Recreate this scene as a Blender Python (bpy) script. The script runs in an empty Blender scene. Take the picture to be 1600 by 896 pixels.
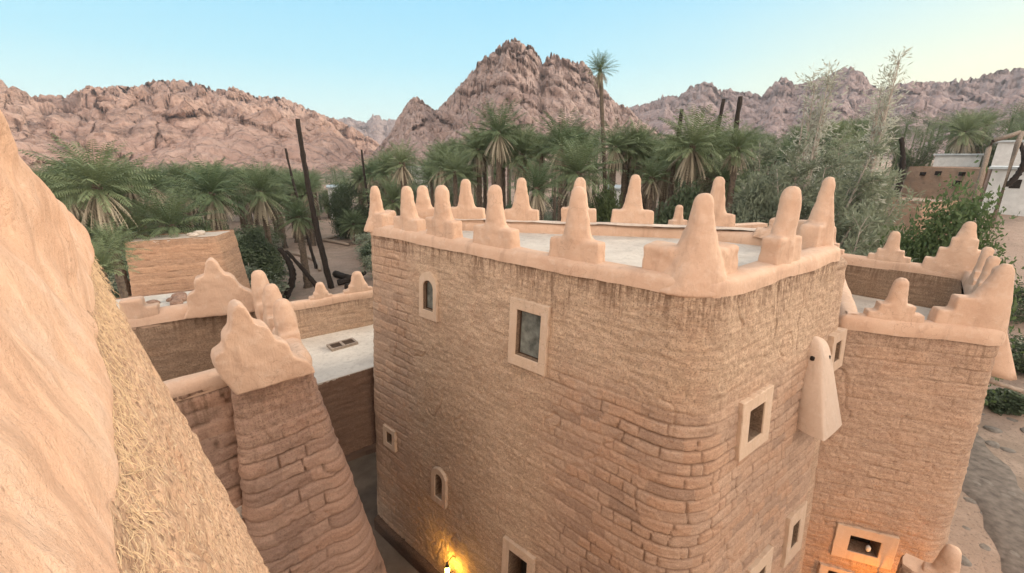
import bpy, bmesh, math, random
import numpy as np
from mathutils import Vector, Matrix
rad = math.radians
sc = bpy.context.scene
COL = sc.collection
H = 11.0                                   # eye height above the alley floor

# ------------------------------------------------------------------ camera
F, TILT = 670.0, math.atan(203/670.0)
cam_d = bpy.data.cameras.new('camera'); cam = bpy.data.objects.new('camera', cam_d); COL.objects.link(cam)
cam_d.sensor_width = 36; cam_d.lens = 36*F/1600; cam_d.clip_start = .03; cam_d.clip_end = 20000
cam.location = (0, 0, H); cam.rotation_euler = (math.pi/2-TILT, 0, 0)
sc.camera = cam
# ------------------------------------------------------------------ light
SUN_AZ, SUN_EL = rad(66), rad(20)          # azimuth clockwise from the view direction
EXPOSURE = 0.88
sc.view_settings.view_transform = 'Standard'; sc.view_settings.look = 'None'
sc.view_settings.gamma = 1; sc.view_settings.exposure = EXPOSURE
sd = Vector((math.sin(SUN_AZ)*math.cos(SUN_EL), math.cos(SUN_AZ)*math.cos(SUN_EL), math.sin(SUN_EL)))
sun_d = bpy.data.lights.new('sun', 'SUN'); sun = bpy.data.objects.new('sun', sun_d); COL.objects.link(sun)
sun_d.energy = 2.3; sun_d.angle = rad(22); sun_d.color = (1.0, .84, .66)
sun.rotation_euler = sd.to_track_quat('Z', 'Y').to_euler()

def build_world():
    w = bpy.data.worlds.new('World'); sc.world = w; w.use_nodes = True
    nt = w.node_tree; nt.nodes.clear(); N = nt.nodes.new; L = nt.links.new
    out = N('ShaderNodeOutputWorld'); bg = N('ShaderNodeBackground')
    sky = N('ShaderNodeTexSky'); sky.sky_type = 'NISHITA'; sky.sun_disc = False
    sky.sun_elevation = SUN_EL; sky.sun_rotation = SUN_AZ; sky.altitude = 900
    tc = N('ShaderNodeTexCoord')
    def ramp(x, stops):
        r = N('ShaderNodeValToRGB'); L(x, r.inputs[0])
        while len(r.color_ramp.elements) < len(stops): r.color_ramp.elements.new(.5)
        for e, (p, c) in zip(r.color_ramp.elements, stops): e.position = p; e.color = (*c, 1)
        return r.outputs[0]
    sep = N('ShaderNodeSeparateXYZ'); L(tc.outputs['Generated'], sep.inputs[0])
    # clear dusk sky by height: milky near the horizon, blue overhead
    base = ramp(sep.outputs['Z'], [(0.0, (.46, .53, .45)), (.08, (.38, .53, .50)), (.18, (.245, .455, .52)), (.34, (.16, .38, .52)), (.8, (.35, .40, .45))])
    d = N('ShaderNodeVectorMath'); d.operation = 'DOT_PRODUCT'; L(tc.outputs['Generated'], d.inputs[0]); d.inputs[1].default_value = (sd.x, sd.y, .10)
    glow = ramp(d.outputs['Value'], [(0.42, (0, 0, 0)), (.68, (.30,)*3), (.90, (1.0,)*3)])
    lowmask = ramp(sep.outputs['Z'], [(0.0, (1, 1, 1)), (.12, (.75,)*3), (.34, (0, 0, 0))])
    gm = N('ShaderNodeMath'); gm.operation = 'MULTIPLY'; L(glow, gm.inputs[0]); L(lowmask, gm.inputs[1])
    m1 = N('ShaderNodeMix'); m1.data_type = 'RGBA'; L(gm.outputs[0], m1.inputs['Factor']); L(base, m1.inputs['A']); m1.inputs['B'].default_value = (.60, .52, .27, 1)
    # warm fill light added in the unseen sky behind the camera
    d2 = N('ShaderNodeMath'); d2.operation = 'MULTIPLY'; L(sep.outputs['Y'], d2.inputs[0]); d2.inputs[1].default_value = -1
    back = ramp(d2.outputs[0], [(0.0, (0, 0, 0)), (.45, (1, 1, 1))])
    bm_ = N('ShaderNodeMath'); bm_.operation = 'MULTIPLY'; L(back, bm_.inputs[0]); bm_.inputs[1].default_value = .8
    m2 = N('ShaderNodeMix'); m2.data_type = 'RGBA'; L(bm_.outputs[0], m2.inputs['Factor']); L(m1.outputs['Result'], m2.inputs['A']); m2.inputs['B'].default_value = (1.62, 1.36, 1.16, 1)
    sk = N('ShaderNodeMix'); sk.data_type = 'RGBA'; sk.blend_type = 'ADD'; sk.inputs['Factor'].default_value = .010
    L(m2.outputs['Result'], sk.inputs['A']); L(sky.outputs[0], sk.inputs['B'])
    L(sk.outputs['Result'], bg.inputs['Color']); bg.inputs['Strength'].default_value = 1.0
    L(bg.outputs[0], out.inputs['Surface'])
build_world()
sc.render.engine = 'CYCLES'
sc.cycles.use_denoising = True
sc.cycles.max_bounces = 5; sc.cycles.diffuse_bounces = 2; sc.cycles.glossy_bounces = 2
sc.cycles.transparent_max_bounces = 4; sc.cycles.transmission_bounces = 2
sc.cycles.use_adaptive_sampling = True; sc.cycles.adaptive_threshold = .02

# ------------------------------------------------------------------ small maths
rng = np.random.default_rng(7); random.seed(7)
ct, st = math.cos(TILT), math.sin(TILT)
def ray(u, v):
    x = (u-800)/F; y = (448-v)/F
    return np.array([x, ct+y*st, -st+y*ct])
def on_level(u, v, z):                      # where the sight line meets a level
    r = ray(u, v); p = r*((z-H)/r[2]); return np.array([p[0], p[1], z])
def at_dist(u, v, d):                       # along the sight line at horizontal distance d
    r = ray(u, v); p = r*(d/math.hypot(r[0], r[1])); return np.array([p[0], p[1], p[2]+H])
def on_face(u, v, P0, n, b=0.0):            # on a battered wall through P0
    r = ray(u, v); P = np.array([P0[0], P0[1], P0[2]-H])
    t = (P[0]*n[0]+P[1]*n[1]+b*P[2])/(r[0]*n[0]+r[1]*n[1]+b*r[2])
    p = r*t; return np.array([p[0], p[1], p[2]+H])
def sstep(x, a, b):
    t = np.clip((x-a)/(b-a), 0, 1); return t*t*(3-2*t)
def _hash(ix, iy, iz, seed):
    h = (ix.astype(np.int64)*374761393 + iy.astype(np.int64)*668265263 + iz.astype(np.int64)*2147483647 + seed*1274126177) & 0xffffffff
    h = ((h ^ (h >> 13))*1274126177) & 0xffffffff
    h = ((h ^ (h >> 16))*2246822519) & 0xffffffff
    return ((h ^ (h >> 15)) & 0xffffff)/float(0xffffff)
def noise3(x, y, z, seed=0):
    x, y, z = np.broadcast_arrays(np.asarray(x, float), np.asarray(y, float), np.asarray(z, float))
    ix, iy, iz = np.floor(x), np.floor(y), np.floor(z); fx, fy, fz = x-ix, y-iy, z-iz
    fx, fy, fz = [f*f*f*(f*(f*6-15)+10) for f in (fx, fy, fz)]
    r = 0
    for a in (0, 1):
        for b in (0, 1):
            for c in (0, 1):
                w = (fx if a else 1-fx)*(fy if b else 1-fy)*(fz if c else 1-fz)
                r = r + w*_hash(ix+a, iy+b, iz+c, seed)
    return r*2-1
def fbm(x, y, z=0, oct=4, seed=0, gain=.5, ridged=False):
    r = 0; a = 1.0; tot = 0
    for o in range(oct):
        n = noise3(np.asarray(x)*2**o, np.asarray(y)*2**o, np.asarray(z)*2**o, seed+o*17)
        if ridged: n = 1-2*np.abs(n)
        r = r+a*n; tot += a; a *= gain
    return r/tot
def cells(x, y, seed=0):                    # distance to nearest and second nearest feature point, cell id
    ix, iy = np.floor(x), np.floor(y); f1 = np.full(x.shape, 9.); f2 = np.full(x.shape, 9.); cid = np.zeros(x.shape)
    for a in (-1, 0, 1):
        for b in (-1, 0, 1):
            hx = _hash(ix+a, iy+b, ix*0, seed); hy = _hash(ix+a, iy+b, ix*0+1, seed)
            d = np.hypot(ix+a+hx-x, iy+b+hy-y)
            near = d < f1
            f2 = np.where(near, f1, np.minimum(f2, d)); cid = np.where(near, hx, cid); f1 = np.where(near, d, f1)
    return f1, f2, cid

# ------------------------------------------------------------------ object helpers
def tag(o, label=None, cat=None, group=None, kind=None):
    for k, v in (('label', label), ('category', cat), ('group', group), ('kind', kind)):
        if v: o[k] = v
    return o
def empty(name, loc=(0, 0, 0), rz=0.0):
    o = bpy.data.objects.new(name, None); COL.objects.link(o); o.location = loc; o.rotation_euler = (0, 0, rz); o.empty_display_size = .3
    return o
def mesh_obj(name, verts, faces, mat, parent=None, smooth=True, attr=None):
    """verts in WORLD space; if the parent stands somewhere, they are moved into its space."""
    me = bpy.data.meshes.new(name)
    V = np.asarray(verts, np.float32).reshape(-1, 3)
    if isinstance(faces, np.ndarray):
        nf, k = faces.shape
        me.vertices.add(len(V)); me.vertices.foreach_set('co', V.ravel())
        me.loops.add(nf*k); me.polygons.add(nf)
        me.loops.foreach_set('vertex_index', faces.astype(np.int32).ravel())
        me.polygons.foreach_set('loop_start', np.arange(0, nf*k, k, dtype=np.int32))
        me.polygons.foreach_set('loop_total', np.full(nf, k, np.int32))
        me.update(calc_edges=True)
    else:
        me.from_pydata([tuple(map(float, p)) for p in V], [], [tuple(map(int, f)) for f in faces]); me.update()
    if smooth and len(me.polygons): me.polygons.foreach_set('use_smooth', np.ones(len(me.polygons), bool))
    for nm, val in (attr or {}).items():
        a = me.attributes.new(nm, 'FLOAT', 'POINT'); a.data.foreach_set('value', np.asarray(val, np.float32))
    for m in (mat if isinstance(mat, (list, tuple)) else [mat]): me.materials.append(m)
    return link(name, me, parent)
def link(name, me, parent=None):
    o = bpy.data.objects.new(name, me); COL.objects.link(o)
    if parent is not None: put_under(o, parent)
    return o
def put_under(o, parent):
    w = Matrix.Identity(4); q = parent; chain = []
    while q is not None: chain.append(q); q = q.parent
    for c in reversed(chain): w = w @ (c.matrix_parent_inverse @ c.matrix_basis)
    o.parent = parent; o.matrix_parent_inverse = w.inverted()
def fix_normals(o):
    bm = bmesh.new(); bm.from_mesh(o.data); bmesh.ops.recalc_face_normals(bm, faces=bm.faces[:]); bm.to_mesh(o.data); bm.free(); return o
def copy_thing(o, parent=None):
    c = o.copy(); COL.objects.link(c)
    if parent is not None: c.parent = parent
    for ch in list(o.children): copy_thing(ch, c)
    return c
def grid_faces(nu, nv, closed=False):
    i = np.arange(nu if closed else nu-1); j = np.arange(nv-1)
    I, J = np.meshgrid(i, j, indexing='ij'); I2 = (I+1) % nu
    return np.stack([I*nv+J, I2*nv+J, I2*nv+J+1, I*nv+J+1], -1).reshape(-1, 4)

# ------------------------------------------------------------------ materials
def mat(name):
    m = bpy.data.materials.new(name); m.use_nodes = True; nt = m.node_tree
    b = nt.nodes['Principled BSDF']; b.inputs['Roughness'].default_value = .95
    b.inputs['Specular IOR Level'].default_value = .2
    return m, nt, b
def n_noise(nt, scale, detail=4, rough=.55, vec=None, stretch=None, dist=0):
    n = nt.nodes.new('ShaderNodeTexNoise'); n.inputs['Scale'].default_value = scale; n.inputs['Detail'].default_value = detail
    n.inputs['Roughness'].default_value = rough; n.inputs['Distortion'].default_value = dist
    if vec is None:
        g = nt.nodes.new('ShaderNodeNewGeometry'); vec = g.outputs['Position']
    if stretch:
        mp = nt.nodes.new('ShaderNodeMapping'); mp.inputs['Scale'].default_value = stretch; nt.links.new(vec, mp.inputs[0]); vec = mp.outputs[0]
    nt.links.new(vec, n.inputs['Vector']); return n.outputs['Fac']
def n_ramp(nt, x, stops):
    r = nt.nodes.new('ShaderNodeValToRGB'); nt.links.new(x, r.inputs[0])
    while len(r.color_ramp.elements) < len(stops): r.color_ramp.elements.new(.5)
    for e, (p, c) in zip(r.color_ramp.elements, stops):
        e.position = p; e.color = (*c, 1) if len(c) == 3 else c
    return r.outputs[0]
def n_mix(nt, f, a, b, mode='MIX'):
    m = nt.nodes.new('ShaderNodeMix'); m.data_type = 'RGBA'; m.blend_type = mode
    for s, v in (('Factor', f), ('A', a), ('B', b)):
        if isinstance(v, (int, float)): m.inputs[s].default_value = v
        elif isinstance(v, tuple): m.inputs[s].default_value = (*v, 1)
        else: nt.links.new(v, m.inputs[s])
    return m.outputs['Result']
def n_math(nt, op, a, b):
    m = nt.nodes.new('ShaderNodeMath'); m.operation = op
    for i, v in enumerate((a, b)):
        if isinstance(v, (int, float)): m.inputs[i].default_value = v
        else: nt.links.new(v, m.inputs[i])
    return m.outputs[0]
def n_bump(nt, b, h, strength, dist, prev=None):
    n = nt.nodes.new('ShaderNodeBump'); n.inputs['Strength'].default_value = strength; n.inputs['Distance'].default_value = dist
    nt.links.new(h, n.inputs['Height'])
    if prev is not None: nt.links.new(prev, n.inputs['Normal'])
    nt.links.new(n.outputs[0], b.inputs['Normal']); return n.outputs[0]
def n_attr(nt, name):
    a = nt.nodes.new('ShaderNodeAttribute'); a.attribute_name = name; return a.outputs['Fac']

def mud_mat(name, c1, c2, c3, straw=.5):
    m, nt, b = mat(name)
    big = n_noise(nt, .55, 4, .6); mid = n_noise(nt, 3.5, 5, .65, stretch=(1, 1, 2.6)); fine = n_noise(nt, 38, 4, .7)
    lay = n_noise(nt, 5, 4, .6, stretch=(.35, .35, 3.4), dist=.4)
    col = n_mix(nt, n_ramp(nt, big, [(.36, (0,)*3), (.64, (1,)*3)]), c1, c2)
    col = n_mix(nt, n_ramp(nt, mid, [(.35, (0,)*3), (.72, (.75,)*3)]), col, c3)
    col = n_mix(nt, n_ramp(nt, lay, [(.40, (.75,)*3), (.58, (0,)*3)]), col, tuple(x*.70 for x in c1))
    blot = n_noise(nt, 1.4, 5, .7); col = n_mix(nt, n_ramp(nt, blot, [(.52, (0,)*3), (.66, (.40,)*3)]), col, (c1[0]*.80, c1[1]*.70, c1[2]*.68))
    # chopped straw: pale flecks
    sp = n_noise(nt, 42, 2, .6, stretch=(1, 1, .34), dist=1.2); sp2 = n_noise(nt, 42, 2, .6, stretch=(.4, .4, 1.5), dist=1.2)
    fl = n_math(nt, 'MAXIMUM', sp, sp2)
    col = n_mix(nt, n_ramp(nt, fl, [(.58, (0,)*3), (.69, (straw,)*3)]), col, (.66, .50, .335))
    col = n_mix(nt, n_ramp(nt, fine, [(.36, (.9,)*3), (.50, (0,)*3)]), col, tuple(x*.42 for x in c1))
    spk = n_noise(nt, 17, 4, .75)
    col = n_mix(nt, n_ramp(nt, spk, [(.55, (0,)*3), (.70, (.6,)*3)]), col, tuple(min(1, x*1.35) for x in c2))
    bare = n_attr(nt, 'bare'); col = n_mix(nt, n_math(nt, 'MULTIPLY', bare, .5), col, (.45, .295, .215))
    tn = n_attr(nt, 'tint'); col = n_mix(nt, 1.0, col, n_ramp(nt, tn, [(0, (.76, .74, .74)), (.5, (1, 1, 1)), (1, (.98, .90, .84))]), 'MULTIPLY')
    col = n_mix(nt, n_attr(nt, 'mortar'), col, (.17, .105, .07))
    # rain streaks running down from under the plaster
    stn = n_noise(nt, 15, 4, .65, stretch=(1, 1, .10)); st_ = n_ramp(nt, stn, [(.45, (0,)*3), (.60, (.9,)*3)])
    col = n_mix(nt, n_math(nt, 'MULTIPLY', st_, n_attr(nt, 'stain')), col, (.16, .095, .06))
    nt.links.new(col, b.inputs['Base Color'])
    p = n_bump(nt, b, fine, .8, .014)
    p = n_bump(nt, b, fl, .6, .012, p)
    n_bump(nt, b, n_noise(nt, 11, 5, .7), .35, .014, p)
    return m
MUD = mud_mat('mud_wall', (.49, .34, .23), (.57, .41, .285), (.51, .35, .25))
MUD_PINK = mud_mat('mud_wall_pink', (.42, .265, .19), (.48, .31, .22), (.45, .28, .215), .35)
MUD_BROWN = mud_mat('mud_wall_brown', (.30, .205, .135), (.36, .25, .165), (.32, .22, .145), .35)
MUD_OCHRE = mud_mat('mud_wall_ochre', (.45, .30, .205), (.52, .36, .25), (.47, .315, .22), .5)
DARKMUD = mud_mat('dark_and_shaded_mud', (.16, .10, .07), (.20, .13, .09), (.18, .115, .08), .1)  # dark plinth mud; on the terrace walls it paints in the alley shade
STRAW_MUD = mud_mat('straw_mud', (.51, .315, .20), (.57, .37, .245), (.53, .34, .22), .7)

def plaster_mat(name, c1, c2, wear=(.74, .60, .48), grit=.45):
    m, nt, b = mat(name)
    big = n_noise(nt, 1.3, 4, .6); mid = n_noise(nt, 6, 5, .65); fine = n_noise(nt, 45, 4, .65)
    col = n_mix(nt, n_ramp(nt, big, [(.35, (0,)*3), (.65, (1,)*3)]), c1, c2)
    col = n_mix(nt, n_ramp(nt, mid, [(.52, (0,)*3), (.72, (.5,)*3)]), col, wear)
    col = n_mix(nt, n_ramp(nt, fine, [(.30, (.35,)*3), (.42, (0,)*3)]), col, tuple(x*.7 for x in c1))
    vor = nt.nodes.new('ShaderNodeTexVoronoi'); vor.feature = 'DISTANCE_TO_EDGE'; vor.inputs['Scale'].default_value = 1.7
    gp = nt.nodes.new('ShaderNodeNewGeometry'); wv = nt.nodes.new('ShaderNodeVectorMath'); wv.operation = 'ADD'
    nz = nt.nodes.new('ShaderNodeTexNoise'); nz.inputs['Scale'].default_value = 3.0; nz.inputs['Detail'].default_value = 5; nt.links.new(gp.outputs['Position'], nz.inputs['Vector'])
    nt.links.new(gp.outputs['Position'], wv.inputs[0]); nt.links.new(nz.outputs['Color'], wv.inputs[1]); nt.links.new(wv.outputs[0], vor.inputs['Vector'])
    crk = n_math(nt, 'MULTIPLY', n_ramp(nt, vor.outputs['Distance'], [(0, (1,)*3), (.012, (0,)*3)]), n_ramp(nt, n_noise(nt, .9, 2, .5), [(.48, (0,)*3), (.6, (.55,)*3)]))
    col = n_mix(nt, crk, col, tuple(x*.45 for x in c1))
    pit = n_noise(nt, 90, 2, .5); col = n_mix(nt, n_ramp(nt, pit, [(.66, (0,)*3), (.74, (.5,)*3)]), col, tuple(x*.55 for x in c1))
    drip = n_noise(nt, 5, 3, .6, stretch=(1, 1, .12))
    col = n_mix(nt, n_ramp(nt, drip, [(.56, (0,)*3), (.72, (.5,)*3)]), col, tuple(x*.72 for x in c1))
    nt.links.new(col, b.inputs['Base Color']); b.inputs['Roughness'].default_value = .85
    p = n_bump(nt, b, fine, .35, .008); p = n_bump(nt, b, mid, .5, .03, p)
    if grit: p = n_bump(nt, b, n_noise(nt, 140, 4, .7), grit, .004, p); n_bump(nt, b, n_noise(nt, 16, 6, .75, stretch=(1, 1, .35), dist=1.5), grit, .02, p)
    return m
PLASTER = plaster_mat('peach_plaster', (.55, .36, .25), (.61, .415, .295), (.66, .50, .385))
PLASTER_FG = plaster_mat('peach_plaster_near', (.66, .40, .265), (.72, .475, .33), (.78, .58, .45), .8)
HOODP = plaster_mat('hood_plaster', (.56, .42, .32), (.61, .47, .365), (.66, .54, .44))
FRAME = plaster_mat('window_plaster', (.54, .39, .28), (.58, .43, .31), (.62, .49, .39))
ROOF = plaster_mat('roof_lime', (.53, .47, .40), (.63, .57, .49), (.38, .32, .26))
LEDGE = plaster_mat('ledge_lime', (.55, .46, .38), (.62, .53, .44), (.44, .36, .29))

def flat_mat(name, c, rough=.8, var=.25, scale=8, spec=.2, bump=.0):
    m, nt, b = mat(name)
    n = n_noise(nt, scale, 4, .6)
    col = n_mix(nt, n_ramp(nt, n, [(.3, (0,)*3), (.7, (1,)*3)]), tuple(x*(1-var) for x in c), tuple(min(1, x*(1+var)) for x in c))
    nt.links.new(col, b.inputs['Base Color']); b.inputs['Roughness'].default_value = rough; b.inputs['Specular IOR Level'].default_value = spec
    if bump: n_bump(nt, b, n_noise(nt, scale*4, 4, .6), .6, bump)
    return m
DARK = flat_mat('dark_opening', (.025, .019, .015), .9)
GLASS = flat_mat('dusty_glass', (.15, .16, .14), .3, .55, 6, .5)
WOODD = flat_mat('dark_wood', (.07, .045, .03), .7)
IRON = flat_mat('black_iron', (.02, .02, .02), .5, spec=.4)
GREYWOOD = flat_mat('weathered_wood', (.30, .24, .19), .9, .3, 12, bump=.01)
CHAR = flat_mat('burnt_trunk', (.035, .027, .022), .95, .45, 14, bump=.03)
WHITEWASH = flat_mat('whitewash', (.56, .56, .54), .8, .12, 2)
PINKWALL = flat_mat('pink_render', (.58, .42, .35), .9, .12, 2)
TIN = flat_mat('tin_roof', (.42, .46, .47), .5, .2, 1.5, .4)
REDROOF = flat_mat('red_roof', (.40, .16, .12), .8, .2, 1.5)
LIMEWASH_GREEN = flat_mat('green_sheet', (.10, .34, .26), .7)
def leaf_mat(name, c, c2, trans=.25):
    m, nt, b = mat(name)
    oi = nt.nodes.new('ShaderNodeObjectInfo'); n = n_noise(nt, 1.1, 3, .6)
    f = n_math(nt, 'ADD', n_math(nt, 'MULTIPLY', oi.outputs['Random'], .45), n_math(nt, 'MULTIPLY', n, .55))
    col = n_mix(nt, n_ramp(nt, f, [(.25, (0,)*3), (.75, (1,)*3)]), c, c2)
    nt.links.new(col, b.inputs['Base Color']); b.inputs['Roughness'].default_value = .6; b.inputs['Specular IOR Level'].default_value = .3
    tr = nt.nodes.new('ShaderNodeBsdfTranslucent'); nt.links.new(col, tr.inputs['Color'])
    mx = nt.nodes.new('ShaderNodeMixShader'); mx.inputs[0].default_value = trans
    nt.links.new(b.outputs[0], mx.inputs[1]); nt.links.new(tr.outputs[0], mx.inputs[2])
    nt.links.new(mx.outputs[0], nt.nodes['Material Output'].inputs['Surface'])
    return m
PALM = leaf_mat('palm_leaf', (.105, .15, .072), (.205, .245, .125))
PALM_FAR = leaf_mat('palm_leaf_far', (.11, .145, .08), (.18, .215, .12))
PALM_DEAD = leaf_mat('palm_dead_leaf', (.26, .215, .15), (.42, .36, .26), .1)
PALM_TRUNK = flat_mat('palm_trunk', (.13, .10, .075), .95, .45, 9, bump=.04)
TAMARISK = leaf_mat('tamarisk_leaf', (.16, .185, .125), (.275, .305, .205))
TAM_PALE = leaf_mat('tamarisk_tip', (.36, .36, .30), (.48, .48, .40))
BUSH_GREEN = leaf_mat('bush_leaf', (.085, .13, .05), (.155, .20, .085))
BUSH_DARK = leaf_mat('bush_dark_leaf', (.07, .10, .055), (.135, .17, .09))
BARK = flat_mat('grey_bark', (.36, .31, .26), .95, .3, 10, bump=.02)

def rock_mat(name, c1, c2, c3, s):
    m, nt, b = mat(name)
    big = n_noise(nt, .012*s, 5, .6); mid = n_noise(nt, .09*s, 6, .7); fine = n_noise(nt, .5*s, 5, .7)
    band = n_noise(nt, .05*s, 5, .65, stretch=(1, 1, 3), dist=1)
    col = n_mix(nt, n_ramp(nt, big, [(.35, (0,)*3), (.65, (1,)*3)]), c1, c2)
    col = n_mix(nt, n_ramp(nt, mid, [(.42, (0,)*3), (.68, (.8,)*3)]), col, c3)
    col = n_mix(nt, n_ramp(nt, band, [(.33, (.6,)*3), (.47, (0,)*3)]), col, tuple(x*.5 for x in c1))
    col = n_mix(nt, n_ramp(nt, fine, [(.32, (.7,)*3), (.45, (0,)*3)]), col, tuple(x*.4 for x in c1))
    nt.links.new(col, b.inputs['Base Color'])
    v = nt.nodes.new('ShaderNodeTexVoronoi'); v.feature = 'DISTANCE_TO_EDGE'; v.inputs['Scale'].default_value = .16*s
    g = nt.nodes.new('ShaderNodeNewGeometry'); nt.links.new(g.outputs['Position'], v.inputs['Vector'])
    p = n_bump(nt, b, n_ramp(nt, v.outputs['Distance'], [(0, (0,)*3), (.12, (1,)*3)]), .7, 1.2/s)
    p = n_bump(nt, b, mid, 1.0, 3.0/s, p); n_bump(nt, b, fine, .9, .8/s, p)
    return m
ROCK_LEFT = rock_mat('granite_pink', (.38, .24, .19), (.455, .30, .235), (.52, .365, .295), .55)
ROCK_PEAK = rock_mat('granite_grey', (.32, .225, .195), (.385, .28, .24), (.45, .34, .295), 1.0)
ROCK_RIGHT = rock_mat('granite_far', (.30, .215, .20), (.355, .265, .245), (.40, .305, .285), .5)
ROCK_FAR = rock_mat('granite_valley', (.30, .22, .20), (.34, .25, .225), (.37, .28, .25), .3)
def ground_mat():
    m, nt, b = mat('sandy_ground')
    big = n_noise(nt, .12, 5, .6); mid = n_noise(nt, 1.1, 5, .65); fine = n_noise(nt, 9, 5, .7)
    col = n_mix(nt, n_ramp(nt, big, [(.40, (0,)*3), (.62, (1,)*3)]), (.36, .26, .20), (.25, .19, .145))
    col = n_mix(nt, n_ramp(nt, mid, [(.48, (0,)*3), (.68, (.8,)*3)]), col, (.40, .30, .235))
    col = n_mix(nt, n_ramp(nt, fine, [(.30, (.8,)*3), (.46, (0,)*3)]), col, (.10, .075, .055))
    nt.links.new(col, b.inputs['Base Color']); p = n_bump(nt, b, mid, .6, .15); n_bump(nt, b, fine, .8, .04, p)
    return m
GROUND = ground_mat()
TRACK = flat_mat('dirt_track', (.155, .13, .11), .95, .35, 4.0, bump=.025)
TRACKSTONE = flat_mat('track_stone', (.19, .165, .14), .95, .3, 6, bump=.02)
ALLEY = flat_mat('alley_dust', (.17, .13, .10), .95, .25, 1.5, bump=.02)

# ------------------------------------------------------------------ terrain
def terrain(x, y):
    x = np.asarray(x, float); y = np.asarray(y, float)
    h = sstep(x, 15, 48)*sstep(y, 8, 48)*6.3 + sstep(y, 70, 260)*3.0
    h = h + fbm(x*.07, y*.07, 0, 3, 5)*.35*sstep(np.hypot(x-2, y-9), 13, 30)
    return h
def build_ground():
    ax = np.concatenate([-np.geomspace(60, 1780, 40)[::-1], np.linspace(-58, 90, 180), np.geomspace(92, 1780, 40)])
    ay = np.concatenate([-np.geomspace(12, 600, 24)[::-1], np.linspace(-10, 120, 160), np.geomspace(122, 2330, 50)])
    X, Y = np.meshgrid(ax, ay, indexing='ij'); Z = terrain(X, Y)
    o = mesh_obj('ground', np.stack([X, Y, Z], -1).reshape(-1, 3), grid_faces(len(ax), len(ay)), GROUND)
    tag(o, kind='structure')
build_ground()
def strip(name, pts, width, m, dz=.02):
    P = np.array(pts, float); seg = np.concatenate([[0], np.cumsum(np.hypot(*np.diff(P, axis=0).T))])
    n = int(seg[-1]/.6)+2; s = np.linspace(0, seg[-1], n); x = np.interp(s, seg, P[:, 0]); y = np.interp(s, seg, P[:, 1])
    k = np.ones(7)/7; x = np.convolve(np.pad(x, 3, 'edge'), k, 'valid'); y = np.convolve(np.pad(y, 3, 'edge'), k, 'valid')
    tx, ty = np.gradient(x), np.gradient(y); l = np.hypot(tx, ty); nx, ny = -ty/l, tx/l
    off = np.linspace(-.5, .5, 7); V = []
    for i in range(n):
        w = width*(1+.16*math.sin(i*.7)+.1*math.sin(i*1.9))
        for o in off:
            px, py = x[i]+nx[i]*o*w, y[i]+ny[i]*o*w; V.append((px, py, float(terrain(px, py))+(dz if abs(o) < .4 else -.25)))
    return tag(mesh_obj(name, V, grid_faces(n, 7), m), kind='structure')
strip('dirt_track', [(11, 3), (14.6, 8.5), (17.5, 14), (22, 21), (30, 31), (44, 44), (58, 60), (70, 90)], 2.6, TRACK, .03)

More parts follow.
